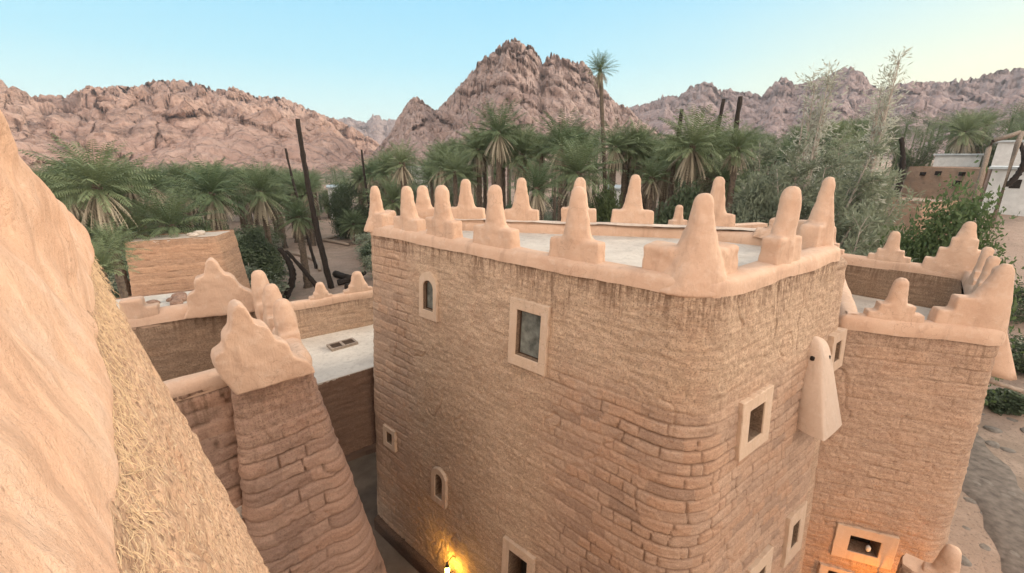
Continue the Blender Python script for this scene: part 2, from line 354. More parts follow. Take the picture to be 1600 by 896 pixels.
# ------------------------------------------------------------------ mountains
def mountain(name, prof, r0, rr, r1, m, lump, rough, seed, step=.0011, nr=230, front=1.0):
    """a rocky range: polar sheet whose crest follows the skyline seen from the roof."""
    az = []; el = []
    for u, v in prof:
        r = ray(u, v); az.append(math.atan2(r[0], r[1])); el.append(math.atan2(r[2], math.hypot(r[0], r[1])))
    A = np.arange(az[0], az[-1], step); E = np.interp(A, az, el)
    t = np.linspace(0, 1, nr)
    crest = rr*(1+.10*fbm(A*6, 0*A, seed, 3, seed))
    R = np.empty((len(A), nr)); base = np.empty_like(R)
    Hc = np.maximum(crest*np.tan(E)+H, 2)
    tc = .72
    for j, tt in enumerate(t):
        if tt < tc:
            q = tt/tc; R[:, j] = r0+(crest-r0)*q; base[:, j] = Hc*(q**front)
        else:
            q = (tt-tc)/(1-tc); R[:, j] = crest+(r1-rr)*q; base[:, j] = Hc*(1-q**1.5)
    AA = A[:, None]+0*R
    X, Y = R*np.sin(AA), R*np.cos(AA)
    env = np.clip(base/Hc.max(), 0, 1)**.6
    warp = fbm(X/lump/6, Y/lump/6, 0, 3, seed+9)*lump*1.5
    big = fbm((X+warp)/(lump*5), (Y-warp)/(lump*5), 0, 5, seed, .5, True)
    f1, f2, cid = cells((X+warp*.4)/lump, (Y+warp*.4)/lump, seed)
    g1, g2, gid = cells((X+warp*.3)/(lump*.42), (Y-warp*.3)/(lump*.42), seed+3)
    Hm = Hc.mean()
    Z = base + env*(big*.26*Hm*rough + (.5-f1)*lump*.6*rough + (cid-.5)*lump*.4*rough + (.5-g1)*lump*.35*rough)
    cr = np.exp(-((f2-f1)/.07)**2)*.45+np.exp(-((g2-g1)/.09)**2)*.18
    gul = np.exp(-(fbm((X+warp)/(lump*2.2), (Y+.6*X)/(lump*5), 0, 3, seed+41)/.045)**2)
    Z = Z - env*(cr*lump*.22+gul*lump*.30)*rough
    Z = Z + env*fbm(X/(lump*.55), Y/(lump*.55), 0, 4, seed+5, .55, True)*lump*.30*rough
    # keep the crest where the skyline is (low-passed, so its teeth stay)
    ang = ((Z-H)/R).max(1); want = np.tan(E)
    d = want-ang; k = max(3, int(.010/step)); ker = np.ones(k)/k
    d = np.convolve(np.pad(d, (k//2, k-1-k//2), 'edge'), ker, 'valid')
    Z = Z + d[:, None]*R*np.clip(base/Hc[:, None], 0, 1)
    # boulders and ledges on the face itself
    arc = AA*R; arc = arc+.8*Z+lump*.8*fbm(arc/lump/3, Z/lump/3, 0, 3, seed+33)
    f1, f2, cid = cells(arc/(lump*.55), Z/(lump*.55)+.2*arc/lump, seed+21)
    h1, h2, hid = cells(arc/(lump*.22), Z/(lump*.22), seed+23)
    R2 = R - env*((.5-f1)*lump*.5+(cid-.5)*lump*.6+(.5-h1)*lump*.15-np.exp(-((f2-f1)/.06)**2)*lump*.12)*rough
    X, Y = R2*np.sin(AA), R2*np.cos(AA)
    o = mesh_obj(name, np.stack([X, Y, Z-1.0], -1).reshape(-1, 3), grid_faces(len(A), nr)[:, ::-1], m)
    return tag(o, kind='structure')
mountain('mountain_range', [(-900, 236), (-700, 200), (-500, 168), (-320, 140), (-200, 134), (-90, 122), (0, 127), (50, 150), (75, 147), (102, 150), (140, 132), (160, 137), (205, 135), (232, 127), (250, 124), (285, 122), (318, 132), (345, 140), (366, 136), (400, 150), (440, 152), (478, 168), (520, 184), (550, 198), (565, 208), (580, 214), (600, 230), (630, 248), (650, 258)],
         230, 520, 900, ROCK_LEFT, 38, .92, 11, nr=280, front=.95)
mountain('rocky_peak', [(575, 246), (610, 205), (622, 182), (640, 154), (652, 150), (664, 160), (680, 172), (700, 152), (722, 128), (740, 108), (757, 88), (776, 74), (792, 64), (804, 60), (816, 68), (832, 72), (842, 84), (848, 100), (854, 88), (866, 82), (880, 90), (898, 98), (912, 98), (926, 112), (940, 132), (962, 158), (985, 168), (1000, 185), (1030, 205), (1060, 238)],
         150, 330, 520, ROCK_PEAK, 17, 1.0, 23, nr=260, front=1.05)
mountain('far_ridge', [(930, 200), (965, 178), (990, 166), (1020, 158), (1040, 148), (1062, 150), (1080, 134), (1098, 128), (1112, 132), (1122, 142), (1140, 138), (1152, 144), (1170, 143), (1190, 150), (1205, 136), (1220, 122), (1228, 120), (1240, 132), (1262, 128), (1290, 120), (1310, 110), (1330, 106), (1345, 114), (1360, 130), (1378, 142), (1400, 130), (1440, 126), (1480, 128), (1520, 122), (1560, 110), (1600, 104), (1680, 96)],
         380, 760, 1200, ROCK_RIGHT, 34, .7, 37, nr=170, front=.9)
mountain('valley_ridge', [(500, 215), (528, 186), (545, 183), (556, 188), (572, 192), (582, 180), (590, 180), (600, 188), (615, 186), (640, 200), (660, 220)],
         900, 1450, 2050, ROCK_FAR, 60, .6, 51, nr=90)

# ------------------------------------------------------------------ masonry helpers
def round_path(pts, radii, ds, closed=True):
    """polygon with rounded corners -> points, outward normals (pts run counter-clockwise), arc length"""
    P = [np.array(p, float) for p in pts]; n = len(P); out = []
    for i in range(n):
        if not closed and i in (0, n-1): out.append(P[i]); continue
        a, b, c = P[i-1], P[i], P[(i+1) % n]
        r = radii[i] if isinstance(radii, (list, tuple)) else radii
        u = (a-b)/np.linalg.norm(a-b); v = (c-b)/np.linalg.norm(c-b)
        p0, p1 = b+u*r, b+v*r
        for k in range(13):
            t = k/12; out.append((1-t)**2*p0+2*t*(1-t)*b+t*t*p1)
    if closed: out.append(out[0])
    Q = np.array(out); seg = np.concatenate([[0], np.cumsum(np.hypot(*np.diff(Q, axis=0).T))])
    N = int(seg[-1]/ds)+1; s = np.linspace(0, seg[-1], N, endpoint=not closed)
    x = np.interp(s, seg, Q[:, 0]); y = np.interp(s, seg, Q[:, 1])
    if closed:
        tx = (np.roll(x, -1)-np.roll(x, 1)); ty = (np.roll(y, -1)-np.roll(y, 1))
    else: tx, ty = np.gradient(x), np.gradient(y)
    l = np.hypot(tx, ty)+1e-9
    return np.stack([x, y], 1), np.stack([ty/l, -tx/l], 1), s
def brickwork(s, z, seed, h=.22, ln=.56, joint=1.0):
    """hand-laid mud brick under a worn coat: relief in metres"""
    w = fbm(s*.5, z*.5, seed, 2, seed)
    zz = z+.05*w+.022*noise3(s*1.6, z*1.6, seed, seed+1)
    row = np.floor(zz/h); fz = zz/h-row
    ss = s+.06*noise3(s*3, z*3, seed, seed+2)
    su = ss/ln+_hash(row, row*0, row*0, seed)*5
    colm = np.floor(su); fs = su-colm
    cut = .5+(_hash(row, colm, row*0, seed+4)-.5)*.5      # uneven lengths: some bricks are broken in two
    dsd = np.minimum(np.minimum(fs, 1-fs), np.where(_hash(row, colm, row*0, seed+5) > .74, np.abs(fs-cut), 9))*ln
    hr = _hash(row, colm+(fs > cut)*.5*2, row*0, seed+6)
    dz = np.minimum(fz, 1-fz)*h
    wz = .011+.008*noise3(s*2.2, z*2.2, seed, seed+7)
    gz_ = np.exp(-(dz/np.maximum(wz, .006))**2); gs = np.exp(-(dsd/.010)**2)*(hr > .12)
    g = np.maximum(gz_, gs)
    cover2 = sstep(fbm(s*1.3, z*1.3, seed, 3, seed+12), -.38, .22)
    jc = np.clip(joint, 0, 1.5)
    d = -.048*g*jc*(.15+.85*cover2) + (hr-.5)*.018*jc + .010*(1-(2*fz-1)**4)*jc
    # where the coat is whole: shallow hand-laid courses and fine combing
    lay = noise3(s*.8, zz*7.5, seed, seed+14)
    d = d + .0026*lay + .004*noise3(s*3, z*13, seed, seed+24)*(1-.6*np.minimum(jc, 1))
    crack = np.abs(fbm(s*.9, z*.7, seed, 3, seed+30)); d = d-.03*np.exp(-(crack/.012)**2)*sstep(fbm(s*.6, z*.6, seed, 2, seed+31), -.05, .25)
    d = d + .026*fbm(s*.7, z*.7, seed, 2, seed+16) + .009*fbm(s*5, z*5, seed, 2, seed+18) + .010*noise3(s*15, z*15, seed, seed+19)
    return d, .5+(hr-.5)*np.clip(jc, 0, 1), np.clip(g*jc*(.1+.9*cover2), 0, 1)*.8
def wall_loft(name, pts, radii, ztop, zbot, batter, parent, m, seed, topfade=0, ln=.56, ds=.035, dz=.03, closed=True, recess=(), relief=1.0, joint=1.0, brick=.215, stain=1.0, topjit=.0, jfun=None):
    XY, Nn, s = round_path(pts, radii, ds, closed)
    nz = int((ztop-zbot)/dz)+1; zs = np.linspace(ztop, zbot, nz)
    Z = np.tile(zs, (len(s), 1)); S = np.tile(s[:, None], (1, nz))
    if topjit: Z = Z+topjit*noise3(S*1.5, 0*S, 0, seed)*np.clip(1-(ztop-Z)/.5, 0, 1)
    bt = batter(Nn) if callable(batter) else batter
    off = (np.asarray(bt).reshape(-1, 1) if np.ndim(bt) else bt)*(ztop-Z)
    jj = joint if jfun is None else joint*jfun(S, Z)
    bw_, tint_, mort_ = brickwork(S, Z, seed, brick, ln, joint=jj); bw_ = bw_*(np.clip((ztop-Z)/topfade, 0, 1) if topfade else 1); off = off+bw_*relief
    X = XY[:, :1]+Nn[:, :1]*off; Y = XY[:, 1:]+Nn[:, 1:]*off
    for (c, t, n, w, h, depth) in recess:
        du = (X-c[0])*t[0]+(Y-c[1])*t[1]; dn = (X-c[0])*n[0]+(Y-c[1])*n[1]
        mk = (np.abs(du) < w/2) & (np.abs(Z-c[2]) < h/2) & (np.abs(dn) < .6)
        X = np.where(mk, X-n[0]*depth, X); Y = np.where(mk, Y-n[1]*depth, Y)
    sv = np.clip(1-(ztop-Z)/(.28+.6*np.abs(noise3(S*2.2, 0*S, 3, seed))+.7*(noise3(S*1.3, 0*S, 8, seed) > .62)), 0, 1)*stain
    return mesh_obj(name, np.stack([X, Y, Z], -1).reshape(-1, 3), grid_faces(len(s), nz, closed), m, parent, attr={'stain': sv.ravel(), 'tint': tint_.ravel(), 'mortar': mort_.ravel(), 'bare': np.clip(jj+0*S, 0, 1).ravel()})
def band_loft(name, pts, radii, profile, zb, parent, m, seed, ds=.05, closed=True, wob=.02, hfun=None):
    """a hand-modelled plaster band swept along a path; profile = (outward offset, height) pairs from outer foot to inner foot"""
    XY, Nn, s = round_path(pts, radii, ds, closed)
    pr = np.array(profile, float)
    t = np.linspace(0, 1, len(pr)); tt = np.linspace(0, 1, 26)
    po = np.interp(tt, t, pr[:, 0]); ph = np.interp(tt, t, pr[:, 1])
    for _ in range(2):
        po[1:-1] = .25*po[:-2]+.5*po[1:-1]+.25*po[2:]; ph[1:-1] = .25*ph[:-2]+.5*ph[1:-1]+.25*ph[2:]
    S = np.tile(s[:, None], (1, len(tt))); O = np.tile(po, (len(s), 1)); Hh = np.tile(ph, (len(s), 1))
    foot = np.exp(-(tt/.12)**2)[None, :]
    O = O+wob*fbm(S*1.1, Hh*2+O*2, seed, 3, seed)
    Hh = Hh+wob*1.2*fbm(S*.9, O*2, seed+3, 3, seed+5)+foot*.014*noise3(S*1.6, 0*S, seed, seed+7)+foot*.006*noise3(S*7, 0*S, seed, seed+8)
    if hfun is not None: Hh = Hh+hfun(S)*np.clip(tt*6, 0, 1)[None, :]*np.clip((1-tt)*6, 0, 1)[None, :]
    X = XY[:, :1]+Nn[:, :1]*O; Y = XY[:, 1:]+Nn[:, 1:]*O
    return mesh_obj(name, np.stack([X, Y, Hh+zb], -1).reshape(-1, 3), grid_faces(len(s), len(tt), closed)[:, ::-1], m, parent)
def slab(name, pts, z, parent, m, thick=.15, radii=.3):
    XY, Nn, s = round_path(pts, radii, .2, True)
    bm = bmesh.new(); top = [bm.verts.new((x, y, z)) for x, y in XY]; bot = [bm.verts.new((x, y, z-thick)) for x, y in XY]
    n = len(top); bm.faces.new(top); bm.faces.new(bot[::-1])
    for i in range(n): bm.faces.new((top[i], bot[i], bot[(i+1) % n], top[(i+1) % n]))
    bmesh.ops.triangulate(bm, faces=[f for f in bm.faces if len(f.verts) > 4])
    bmesh.ops.recalc_face_normals(bm, faces=bm.faces[:])
    me = bpy.data.meshes.new(name); bm.to_mesh(me); bm.free(); me.materials.append(m)
    return link(name, me, parent)

# soft clay shapes: solids fused with a voxel remesh and smoothed
def fuse(name, solids, m, voxel=.022, smooth=8, lump=.012, seed=0, k=.5):
    bm = bmesh.new()
    for V, Fc in solids:
        vs = [bm.verts.new(p) for p in V]
        for f in Fc: bm.faces.new([vs[i] for i in f])
    bmesh.ops.recalc_face_normals(bm, faces=bm.faces[:])
    me = bpy.data.meshes.new(name); bm.to_mesh(me); bm.free()
    o = bpy.data.objects.new(name, me); COL.objects.link(o)
    r = o.modifiers.new('r', 'REMESH'); r.mode = 'VOXEL'; r.voxel_size = voxel
    s = o.modifiers.new('s', 'SMOOTH'); s.iterations = smooth; s.factor = k
    dg = bpy.context.evaluated_depsgraph_get(); dg.update()
    out = bpy.data.meshes.new_from_object(o.evaluated_get(dg))
    bpy.data.objects.remove(o); bpy.data.meshes.remove(me)
    n = len(out.vertices); co = np.empty(n*3, np.float32); out.vertices.foreach_get('co', co); co = co.reshape(-1, 3)
    nr = np.empty(n*3, np.float32); out.vertices.foreach_get('normal', nr); nr = nr.reshape(-1, 3)
    dsp = lump*fbm(co[:, 0]*2.4, co[:, 1]*2.4, co[:, 2]*2.4, 3, seed)+lump*.3*fbm(co[:, 0]*9, co[:, 1]*9, co[:, 2]*9, 2, seed+1)
    out.vertices.foreach_set('co', (co+nr*dsp[:, None]).astype(np.float32).ravel())
    out.polygons.foreach_set('use_smooth', np.ones(len(out.polygons), bool)); out.update()
    out.materials.clear(); out.materials.append(m); out.name = name
    return out
BOXF = [(0, 3, 2, 1), (4, 5, 6, 7), (0, 1, 5, 4), (1, 2, 6, 5), (2, 3, 7, 6), (3, 0, 4, 7)]
def s_box(x0, x1, y0, y1, z0, z1, tx=0, ty=0):
    return ([(x0, y0, z0), (x1, y0, z0), (x1, y1, z0), (x0, y1, z0), (x0+tx, y0+ty, z1), (x1-tx, y0+ty, z1), (x1-tx, y1-ty, z1), (x0+tx, y1-ty, z1)], BOXF)
def s_stack(secs, n=20):                    # rings: (cx, cy, z, rx, ry)
    V = []; Fc = []
    for cx, cy, z, rx, ry in secs:
        for k in range(n):
            a = 2*math.pi*k/n; V.append((cx+rx*math.cos(a), cy+ry*math.sin(a), z))
    for i in range(len(secs)-1):
        for k in range(n):
            k2 = (k+1) % n; Fc.append((i*n+k, i*n+k2, (i+1)*n+k2, (i+1)*n+k))
    Fc.append(tuple(range(n))[::-1]); Fc.append(tuple(range((len(secs)-1)*n, len(secs)*n)))
    return V, Fc
def s_prism(outline, y0, y1):               # (x, z) outline, extruded in y
    n = len(outline); V = [(x, y0, z) for x, z in outline]+[(x, y1, z) for x, z in outline]
    return V, [tuple(range(n)), tuple(range(n, 2*n))[::-1]]+[(i, i+n, (i+1) % n+n, (i+1) % n) for i in range(n)]
def finger(h, r=.145, foot=.36, cx=0, y=0, depth=.225, out=.0):
    f = lambda q: foot+(r-foot)*q
    g = lambda q: depth+(r-depth)*q
    return s_stack([(cx, y+out, -.215, foot*1.28, depth*1.10), (cx, y+out, 0, f(.05), g(.0)), (cx, y+out*.7, h*.22, f(.42), g(.32)), (cx, y+out*.4, h*.45, f(.72), g(.62)),
                    (cx, y, h*.66, f(.90), g(.86)), (cx, y, h*.82, r*1.02, r*1.02), (cx, y, h*.92, r*.90, r*.90), (cx, y, h*.98, r*.60, r*.60), (cx, y, h, r*.3, r*.3)])
# local frame of a crenel: x along the wall, y outwards, z = 0 at the coping
def crenel_mesh(name, h=1.1, sh=.36, hw=.52, dep=.21, seed=0, foot=.42, r=.148, left=1, right=1, m=None):
    sol = [finger(h, r, foot, depth=dep, out=.035)]
    if left: sol.append(s_box(-hw, .02, -dep*.80, dep*.92, -.215, sh, .035, .03))
    if right: sol.append(s_box(-.02, hw, -dep*.80, dep*.92, -.215, sh*.97, .035, .03))
    return fuse(name, sol, m or PLASTER, .022, 22, .034, seed)
def step_mesh(name, steps, thick=.17, seed=0, h=None, r=.12, m=None):
    """stepped crenel: list of (x0, x1, top) blocks, each one a course of the pyramid, with a rounded tip"""
    sol = []
    for i, (x0, x1, zt) in enumerate(steps):
        sol.append(s_box(x0, x1, -thick, thick, -.30-.004*i, zt, .03, .02))
    if h:
        cx, zt = h; z0 = steps[-1][2]
        sol.append(s_stack([(cx, 0, z0-.3, r*2.1, thick), (cx, 0, z0+.02, r*1.7, thick), (cx, 0, (z0+zt)/2, r*1.25, thick*.85), (cx, 0, zt-.08, r, r), (cx, 0, zt, r*.5, r*.5)]))
    return fuse(name, sol, m or PLASTER, .022, 12, .026, seed)
def put(me, parent, x, y, z, ang, sx=1, sy=1, sz=1, name='crenel'):
    o = link(name, me, None); o.location = (x, y, z); o.rotation_euler = (0, 0, ang); o.scale = (sx, sy, sz)
    put_under(o, parent); return o

# windows: a plaster surround proud of the wall with a deep reveal
def outline(w, h, arch, n=8):
    P = [(-w/2+w*k/n, -h/2) for k in range(n)]+[(w/2, -h/2+(h-(w/2 if arch else 0))*k/n) for k in range(n)]
    if arch: P += [(w/2*math.cos(math.pi*k/(2*n)), h/2-w/2+w/2*math.sin(math.pi*k/(2*n))) for k in range(2*n)]
    else: P += [(w/2-w*k/(2*n), h/2) for k in range(2*n)]
    P += [(-w/2, h/2-(w/2 if arch else 0)-(h-(w/2 if arch else 0))*k/n) for k in range(n)]
    return P
def window(parent, c, t, n, w, h, ow, oh, arch=False, arch_in=False, glass=GLASS, proud=.075, reveal=.42, batter=.07, seed=0, bars=False, m=None, skew=0, name='window'):
    t = np.array([t[0], t[1], 0]); nn = np.array([n[0], n[1], batter]); nn /= np.linalg.norm(nn); up = np.cross(nn, t)*1.0
    if up[2] < 0: up = -up
    rs = np.random.default_rng(seed)
    O = outline(w, h, arch); I = outline(ow, oh, arch_in)
    k = len(O); V = []
    def P(a, b, d): return np.array(c)+t*(a+skew*b)+up*b+nn*d
    jo = [(rs.normal(0, .007), rs.normal(0, .007)) for _ in O]
    rings = [[P(a+j[0], b+j[1], -.10) for (a, b), j in zip(O, jo)], [P(a+j[0], b+j[1], proud) for (a, b), j in zip(O, jo)],
             [P(a*.985, b*.985, proud+.012) for a, b in O], [P(a*1.03, b*1.03, proud+.006) for a, b in I], [P(a, b, proud-.015) for a, b in I], [P(a*.96, b*.96, -reveal) for a, b in I]]
    for r in rings: V += r
    Fc = [(i*k+j, i*k+(j+1) % k, (i+1)*k+(j+1) % k, (i+1)*k+j) for i in range(len(rings)-1) for j in range(k)]
    o = fix_normals(mesh_obj(name, V, Fc, [m or FRAME, MUD_BROWN], parent, smooth=False))
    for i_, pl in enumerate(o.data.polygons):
        if i_ >= 4*k: pl.material_index = 1  # browner reveal faces: shade inside the opening put into the colour
    pv = [P(a*1.0, b*1.0, -reveal+.03) for a, b in I]
    p = fix_normals(mesh_obj('pane', pv, [tuple(range(k))], glass, o, smooth=False))
    if bars:
        S = []
        for (a0, a1, b0, b1) in ((-ow/2, -ow/2+.035, -oh/2, oh/2), (ow/2-.035, ow/2, -oh/2, oh/2), (-ow/2, ow/2, oh/2-.035, oh/2), (-ow/2, ow/2, -oh/2, -oh/2+.035)):
            q = [P(a, b, d) for d in (-reveal+.033, -reveal+.05) for a, b in ((a0, b0), (a1, b0), (a1, b1), (a0, b1))]; S.append(q)
        VV = []; FF = []
        for q in S:
            b0 = len(VV); VV += q; FF += [tuple(b0+i for i in f) for f in BOXF]
        fix_normals(mesh_obj('sash', VV, FF, WOODD, o, smooth=False))
    return o
def ang_of(d): return math.atan2(d[1], d[0])
def U(a): a = np.asarray(a, float)[:2]; return a/np.linalg.norm(a)

# ------------------------------------------------------------------ the main tower house
ZP = H-1.9                                  # foot of its plaster crown
A = np.array([-3.72, 11.01]); B = np.array([2.69, 5.49]); Cc = np.array([6.47, 8.22]); Eb = np.array([6.2, 9.6]); Db = np.array([4.6, 10.75]); A2 = np.array([-2.75, 12.35])
dAB = U(B-A); nAB = np.array([dAB[1], -dAB[0]]); dBC = U(Cc-B); nBC = np.array([dBC[1], -dBC[0]])
BT = .07
tower = tag(empty('tower_house', (1.5, 8.5, 0)), 'tall battered mud-brick tower house with a peach plaster crown of pointed crenels', 'tower house')
def tw(kind, u0, u1, v0, v1):               # window rectangle on a face from its four sides in the photo
    P0, n, d = (A, nAB, dAB) if kind == 'L' else (B, nBC, dBC)
    P0 = (P0[0], P0[1], ZP); uc, vc = (u0+u1)/2, (v0+v1)/2
    c = on_face(uc, vc, P0, n, BT)
    return c, d, n
WIN = []                                     # (centre, tangent, normal, w, h, ow, oh, options)
c, d, n = tw('L', 653, 689, 421, 503); WIN.append((c, d, n, .62, 1.12, .36, .70, dict(reveal=.09, proud=.05, arch=True, arch_in=True, bars=True, seed=1)))
c, d, n = tw('L', 796, 857, 463, 586); WIN.append((c, d, n, .90, 1.33, .56, .90, dict(reveal=.10, proud=.05, bars=True, seed=2)))
c, d, n = tw('L', 604, 619, 667, 700); WIN.append((c, d, n, .55, .62, .26, .34, dict(glass=DARK, seed=3)))
c, d, n = tw('L', 678, 699, 730, 787); WIN.append((c, d, n, .55, 1.0, .27, .66, dict(arch=True, arch_in=True, glass=DARK, seed=4)))
c, d, n = tw('L', 789, 832, 842, 950); WIN.append((c, d, n, .85, 1.45, .50, 1.0, dict(glass=DARK, bars=True, seed=5)))
c, d, n = tw('R', 1149, 1203, 604, 713); WIN.append((c, d, n, 1.02, 1.05, .50, .60, dict(glass=DARK, arch_in=False, seed=6, proud=.06)))
c, d, n = tw('R', 1289, 1316, 520, 576); WIN.append((c, d, n, .72, .85, .32, .44, dict(glass=DARK, seed=7)))
c, d, n = tw('R', 1220, 1254, 786, 878); WIN.append((c, d, n, .85, 1.25, .36, .62, dict(glass=DARK, seed=8)))
c, d, n = tw('R', 1160, 1200, 858, 960); WIN.append((c, d, n, .95, 1.25, .45, .65, dict(glass=DARK, seed=9)))
REC = [(c, d, n, o[0]+.06, o[1]+.06, .55) for c, d, n, w, h, *o in [(q[0], q[1], q[2], q[3], q[4], q[5], q[6]) for q in WIN]]
main_pts = [A, B, Cc, Eb, Db, A2]
def jf_main(S, Z):                           # bricks show low on the near corner and at the far end; the rest is smeared
    s_near = sstep(S, 5.6, 6.9)*(1-sstep(Z, 6.9, 7.9)); s_far = 1-sstep(S, 1.4, 2.6)
    return np.clip(.03+s_near*.95+s_far*.8, 0, 1.15)
twall = wall_loft('wall', main_pts, [.25, .60, .25, .3, .5, .3], ZP+.02, -.05, BT, tower, MUD, 3, ds=.022, dz=.02, recess=REC, relief=.9, jfun=jf_main)
for c, d, n, w, h, ow, oh, op in WIN: window(tower, c, d, n, w, h, ow, oh, batter=BT, **op)
# plinth along the alley
def off_pt(P, n, k): return np.array([P[0]+n[0]*k, P[1]+n[1]*k])
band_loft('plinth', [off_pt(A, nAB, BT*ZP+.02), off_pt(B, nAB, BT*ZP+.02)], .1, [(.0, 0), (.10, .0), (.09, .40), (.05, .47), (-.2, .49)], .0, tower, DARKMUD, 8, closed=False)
# the continuation of the right-hand wall past its crown, with a rounded unplastered top
ex0 = Cc-dBC*.25; ex1 = Cc+dBC*.72
XS = [ex0, ex1, ex1-nBC*1.4, ex0-nBC*1.4]
wall_loft('wall_end', XS, [.1, .42, .42, .1], ZP-.22, -.05, BT-.004, tower, MUD, 31, ds=.035, dz=.03, relief=1.0, joint=.3, topjit=.04, stain=.3)
band_loft('wall_end_top', [p for p in XS], [.1, .42, .42, .1], [(-.01, -.02), (.0, .05), (-.08, .15), (-.25, .2), (-.6, .2)], ZP-.22, tower, MUD, 33, wob=.03)
# plaster crown
crown_prof = [(.032, -.015), (.026, .10), (.012, .18), (-.04, .235), (-.20, .255), (-.36, .235), (-.43, .18), (-.45, .02), (-.45, -.12)]
parapet = band_loft('parapet', main_pts, [.3, .63, .3, .35, .55, .3], crown_prof, ZP, tower, PLASTER, 5, wob=.03)
inset = [p for p in main_pts]
slab('roof_slab', [A+np.array([.45, -.02]), B+np.array([.05, .5]), Cc+np.array([-.45, -.05]), Eb-np.array([.35, .25]), Db-np.array([.15, .4]), A2+np.array([.1, -.4])], ZP-.02, tower, ROOF, .2)
# a lime-washed ledge inside the back parapet
led = [Db+np.array([1.3, -1.0]), Db-np.array([.1, .42]), A2+np.array([.55, -.42])]
band_loft('roof_ledge', led, .3, [(-.1, .26), (.0, .30), (.28, .27), (.34, .2), (.36, -.05)], ZP, tower, LEDGE, 12, closed=False, wob=.02)
drain = on_level(938, 360, ZP+.1)
o = fix_normals(mesh_obj('drain_hole', *s_box(drain[0]-.07, drain[0]+.07, drain[1]-.05, drain[1]+.05, ZP-.01, ZP+.2), DARK, tower, smooth=False))
CREN = [crenel_mesh('crenel', 1.12, .34, .50, .20, 1), crenel_mesh('crenel', 1.12, .38, .48, .21, 2, foot=.41), crenel_mesh('crenel', 1.12, .36, .54, .20, 3, foot=.41, r=.145)]
ZC = ZP+.235
def crenel_at(u, v, P0, d, n, inset, me, sx=1, ang=None, par=None, zc=ZC, hh=1.12, sy=1, nm='crenel'):
    P = (P0[0]-n[0]*inset, P0[1]-n[1]*inset, 0)
    p = on_face(u, v, P, n, 0)
    return put(me, par, p[0], p[1], zc, ang_of(d) if ang is None else ang, sx, sy, (p[2]-zc)/hh, nm)
for i, (u, v) in enumerate([(635, 290), (690, 288), (773, 289), (905, 290)]):
    crenel_at(u, v, A, dAB, nAB, .19, CREN[i % 3], 1.0+.04*(i == 3), par=parapet)
crenel_at(1240, 289, B, dBC, nBC, .19, CREN[1], .95, par=parapet)
dBK = U(Db-A2); nBK = np.array([-dBK[1], dBK[0]])
for i, (u, v) in enumerate([(660, 289), (727, 280), (815, 277), (907, 276), (993, 273), (1125, 275)]):
    crenel_at(u, v, A2, dBK, nBK, .22, CREN[(i+1) % 3], 1.0, par=parapet)
# corner crenels have shoulders running both ways
def corner_mesh(a1, a2, seed, h=1.12, L=.62, foot=.34, sh=.36, r=.12, hw=.20):
    sol = [finger(h, r, foot, depth=foot*.82)]
    for a in (a1, a2):
        ca, sa = math.cos(a), math.sin(a); V, Fc = s_box(0, L, -hw, hw, -.20, sh, .03, .03)
        sol.append(([(x*ca-y*sa, x*sa+y*ca, z) for x, y, z in V], Fc))
    return fuse('crenel', sol, PLASTER, .022, 22, .036, seed)
def corner_at(P, u, v, a1, a2, seed, par, zc=ZC, **k):
    d = math.hypot(*P); r = ray(u, v); z = H+r[2]/math.hypot(r[0], r[1])*d; q = r/math.hypot(r[0], r[1])*d
    return put(corner_mesh(a1, a2, seed, **k), par, q[0], q[1], zc, 0, 1, 1, (z-zc)/k.get('h', 1.12))
bis = -U(nAB+nBC)
corner_at(B+bis*.56, 1102, 299, ang_of(-dAB), ang_of(dBC), 21, parapet, L=.74, foot=.46, sh=.37, r=.145, hw=.27)
corner_at(A+np.array([.25, .02]), 585, 290, ang_of(dAB), ang_of(U(A2-A)), 22, parapet, L=.5, foot=.30)
corner_at(Cc+np.array([-.16, .10]), 1297, 277, ang_of(-dBC), ang_of(U(Eb-Cc)), 23, parapet, L=.52, foot=.34)
corner_at(Eb+np.array([-.30, -.20]), 1215, 340, ang_of(U(Cc-Eb)), ang_of(U(Db-Eb)), 24, parapet, L=.4, foot=.28)
# the projecting look-out hood on the right-hand face
def hood(parent, cx, n, t, ztop, zbot, w1, d1, w0, d0, m):
    V = []; secs = 12; k = 16
    for i in range(secs):
        q = i/(secs-1); w = w0+(w1-w0)*q**.9; dp = d0+(d1-d0)*q**.85; z = ztop+(zbot-ztop)*q; rd = .25*(1-q)+.06
        if i == 0: w *= .4; dp *= .35
        if i == 1: w *= .9; dp *= .9; z += .06
        b = BT*(ZP-z)
        ol = [(-w/2, -.2), (-w/2, dp*(1-rd)), (-w/2+w*rd*.35, dp*(1-rd*.3)), (-w/2+w*rd, dp), (0, dp*1.02), (w/2-w*rd, dp), (w/2-w*rd*.35, dp*(1-rd*.3)), (w/2, dp*(1-rd)), (w/2, -.2)]
        for a, o_ in ol: V.append((cx[0]+t[0]*a+n[0]*(o_+b), cx[1]+t[1]*a+n[1]*(o_+b), z))
    k = 9
    Fc = [(i*k+j, i*k+(j+1) % k, (i+1)*k+(j+1) % k, (i+1)*k+j) for i in range(secs-1) for j in range(k)]+[tuple(range(k))]
    o = mesh_obj('lookout_hood', V, Fc, m, parent)
    md = o.modifiers.new('b', 'SUBSURF'); md.levels = 2; md.render_levels = 2
    return fix_normals(o)
hp = on_face(1268, 620, (B[0], B[1], ZP), nBC, BT); hb = hp[:2]-nBC*BT*(ZP-hp[2])
hb = hb-dBC*.24
HZ0, HZ1 = ZP-1.42, ZP-3.22
hd = hood(tower, hb, nBC, dBC, HZ0, HZ1, .95, .52, .38, .18, HOODP)
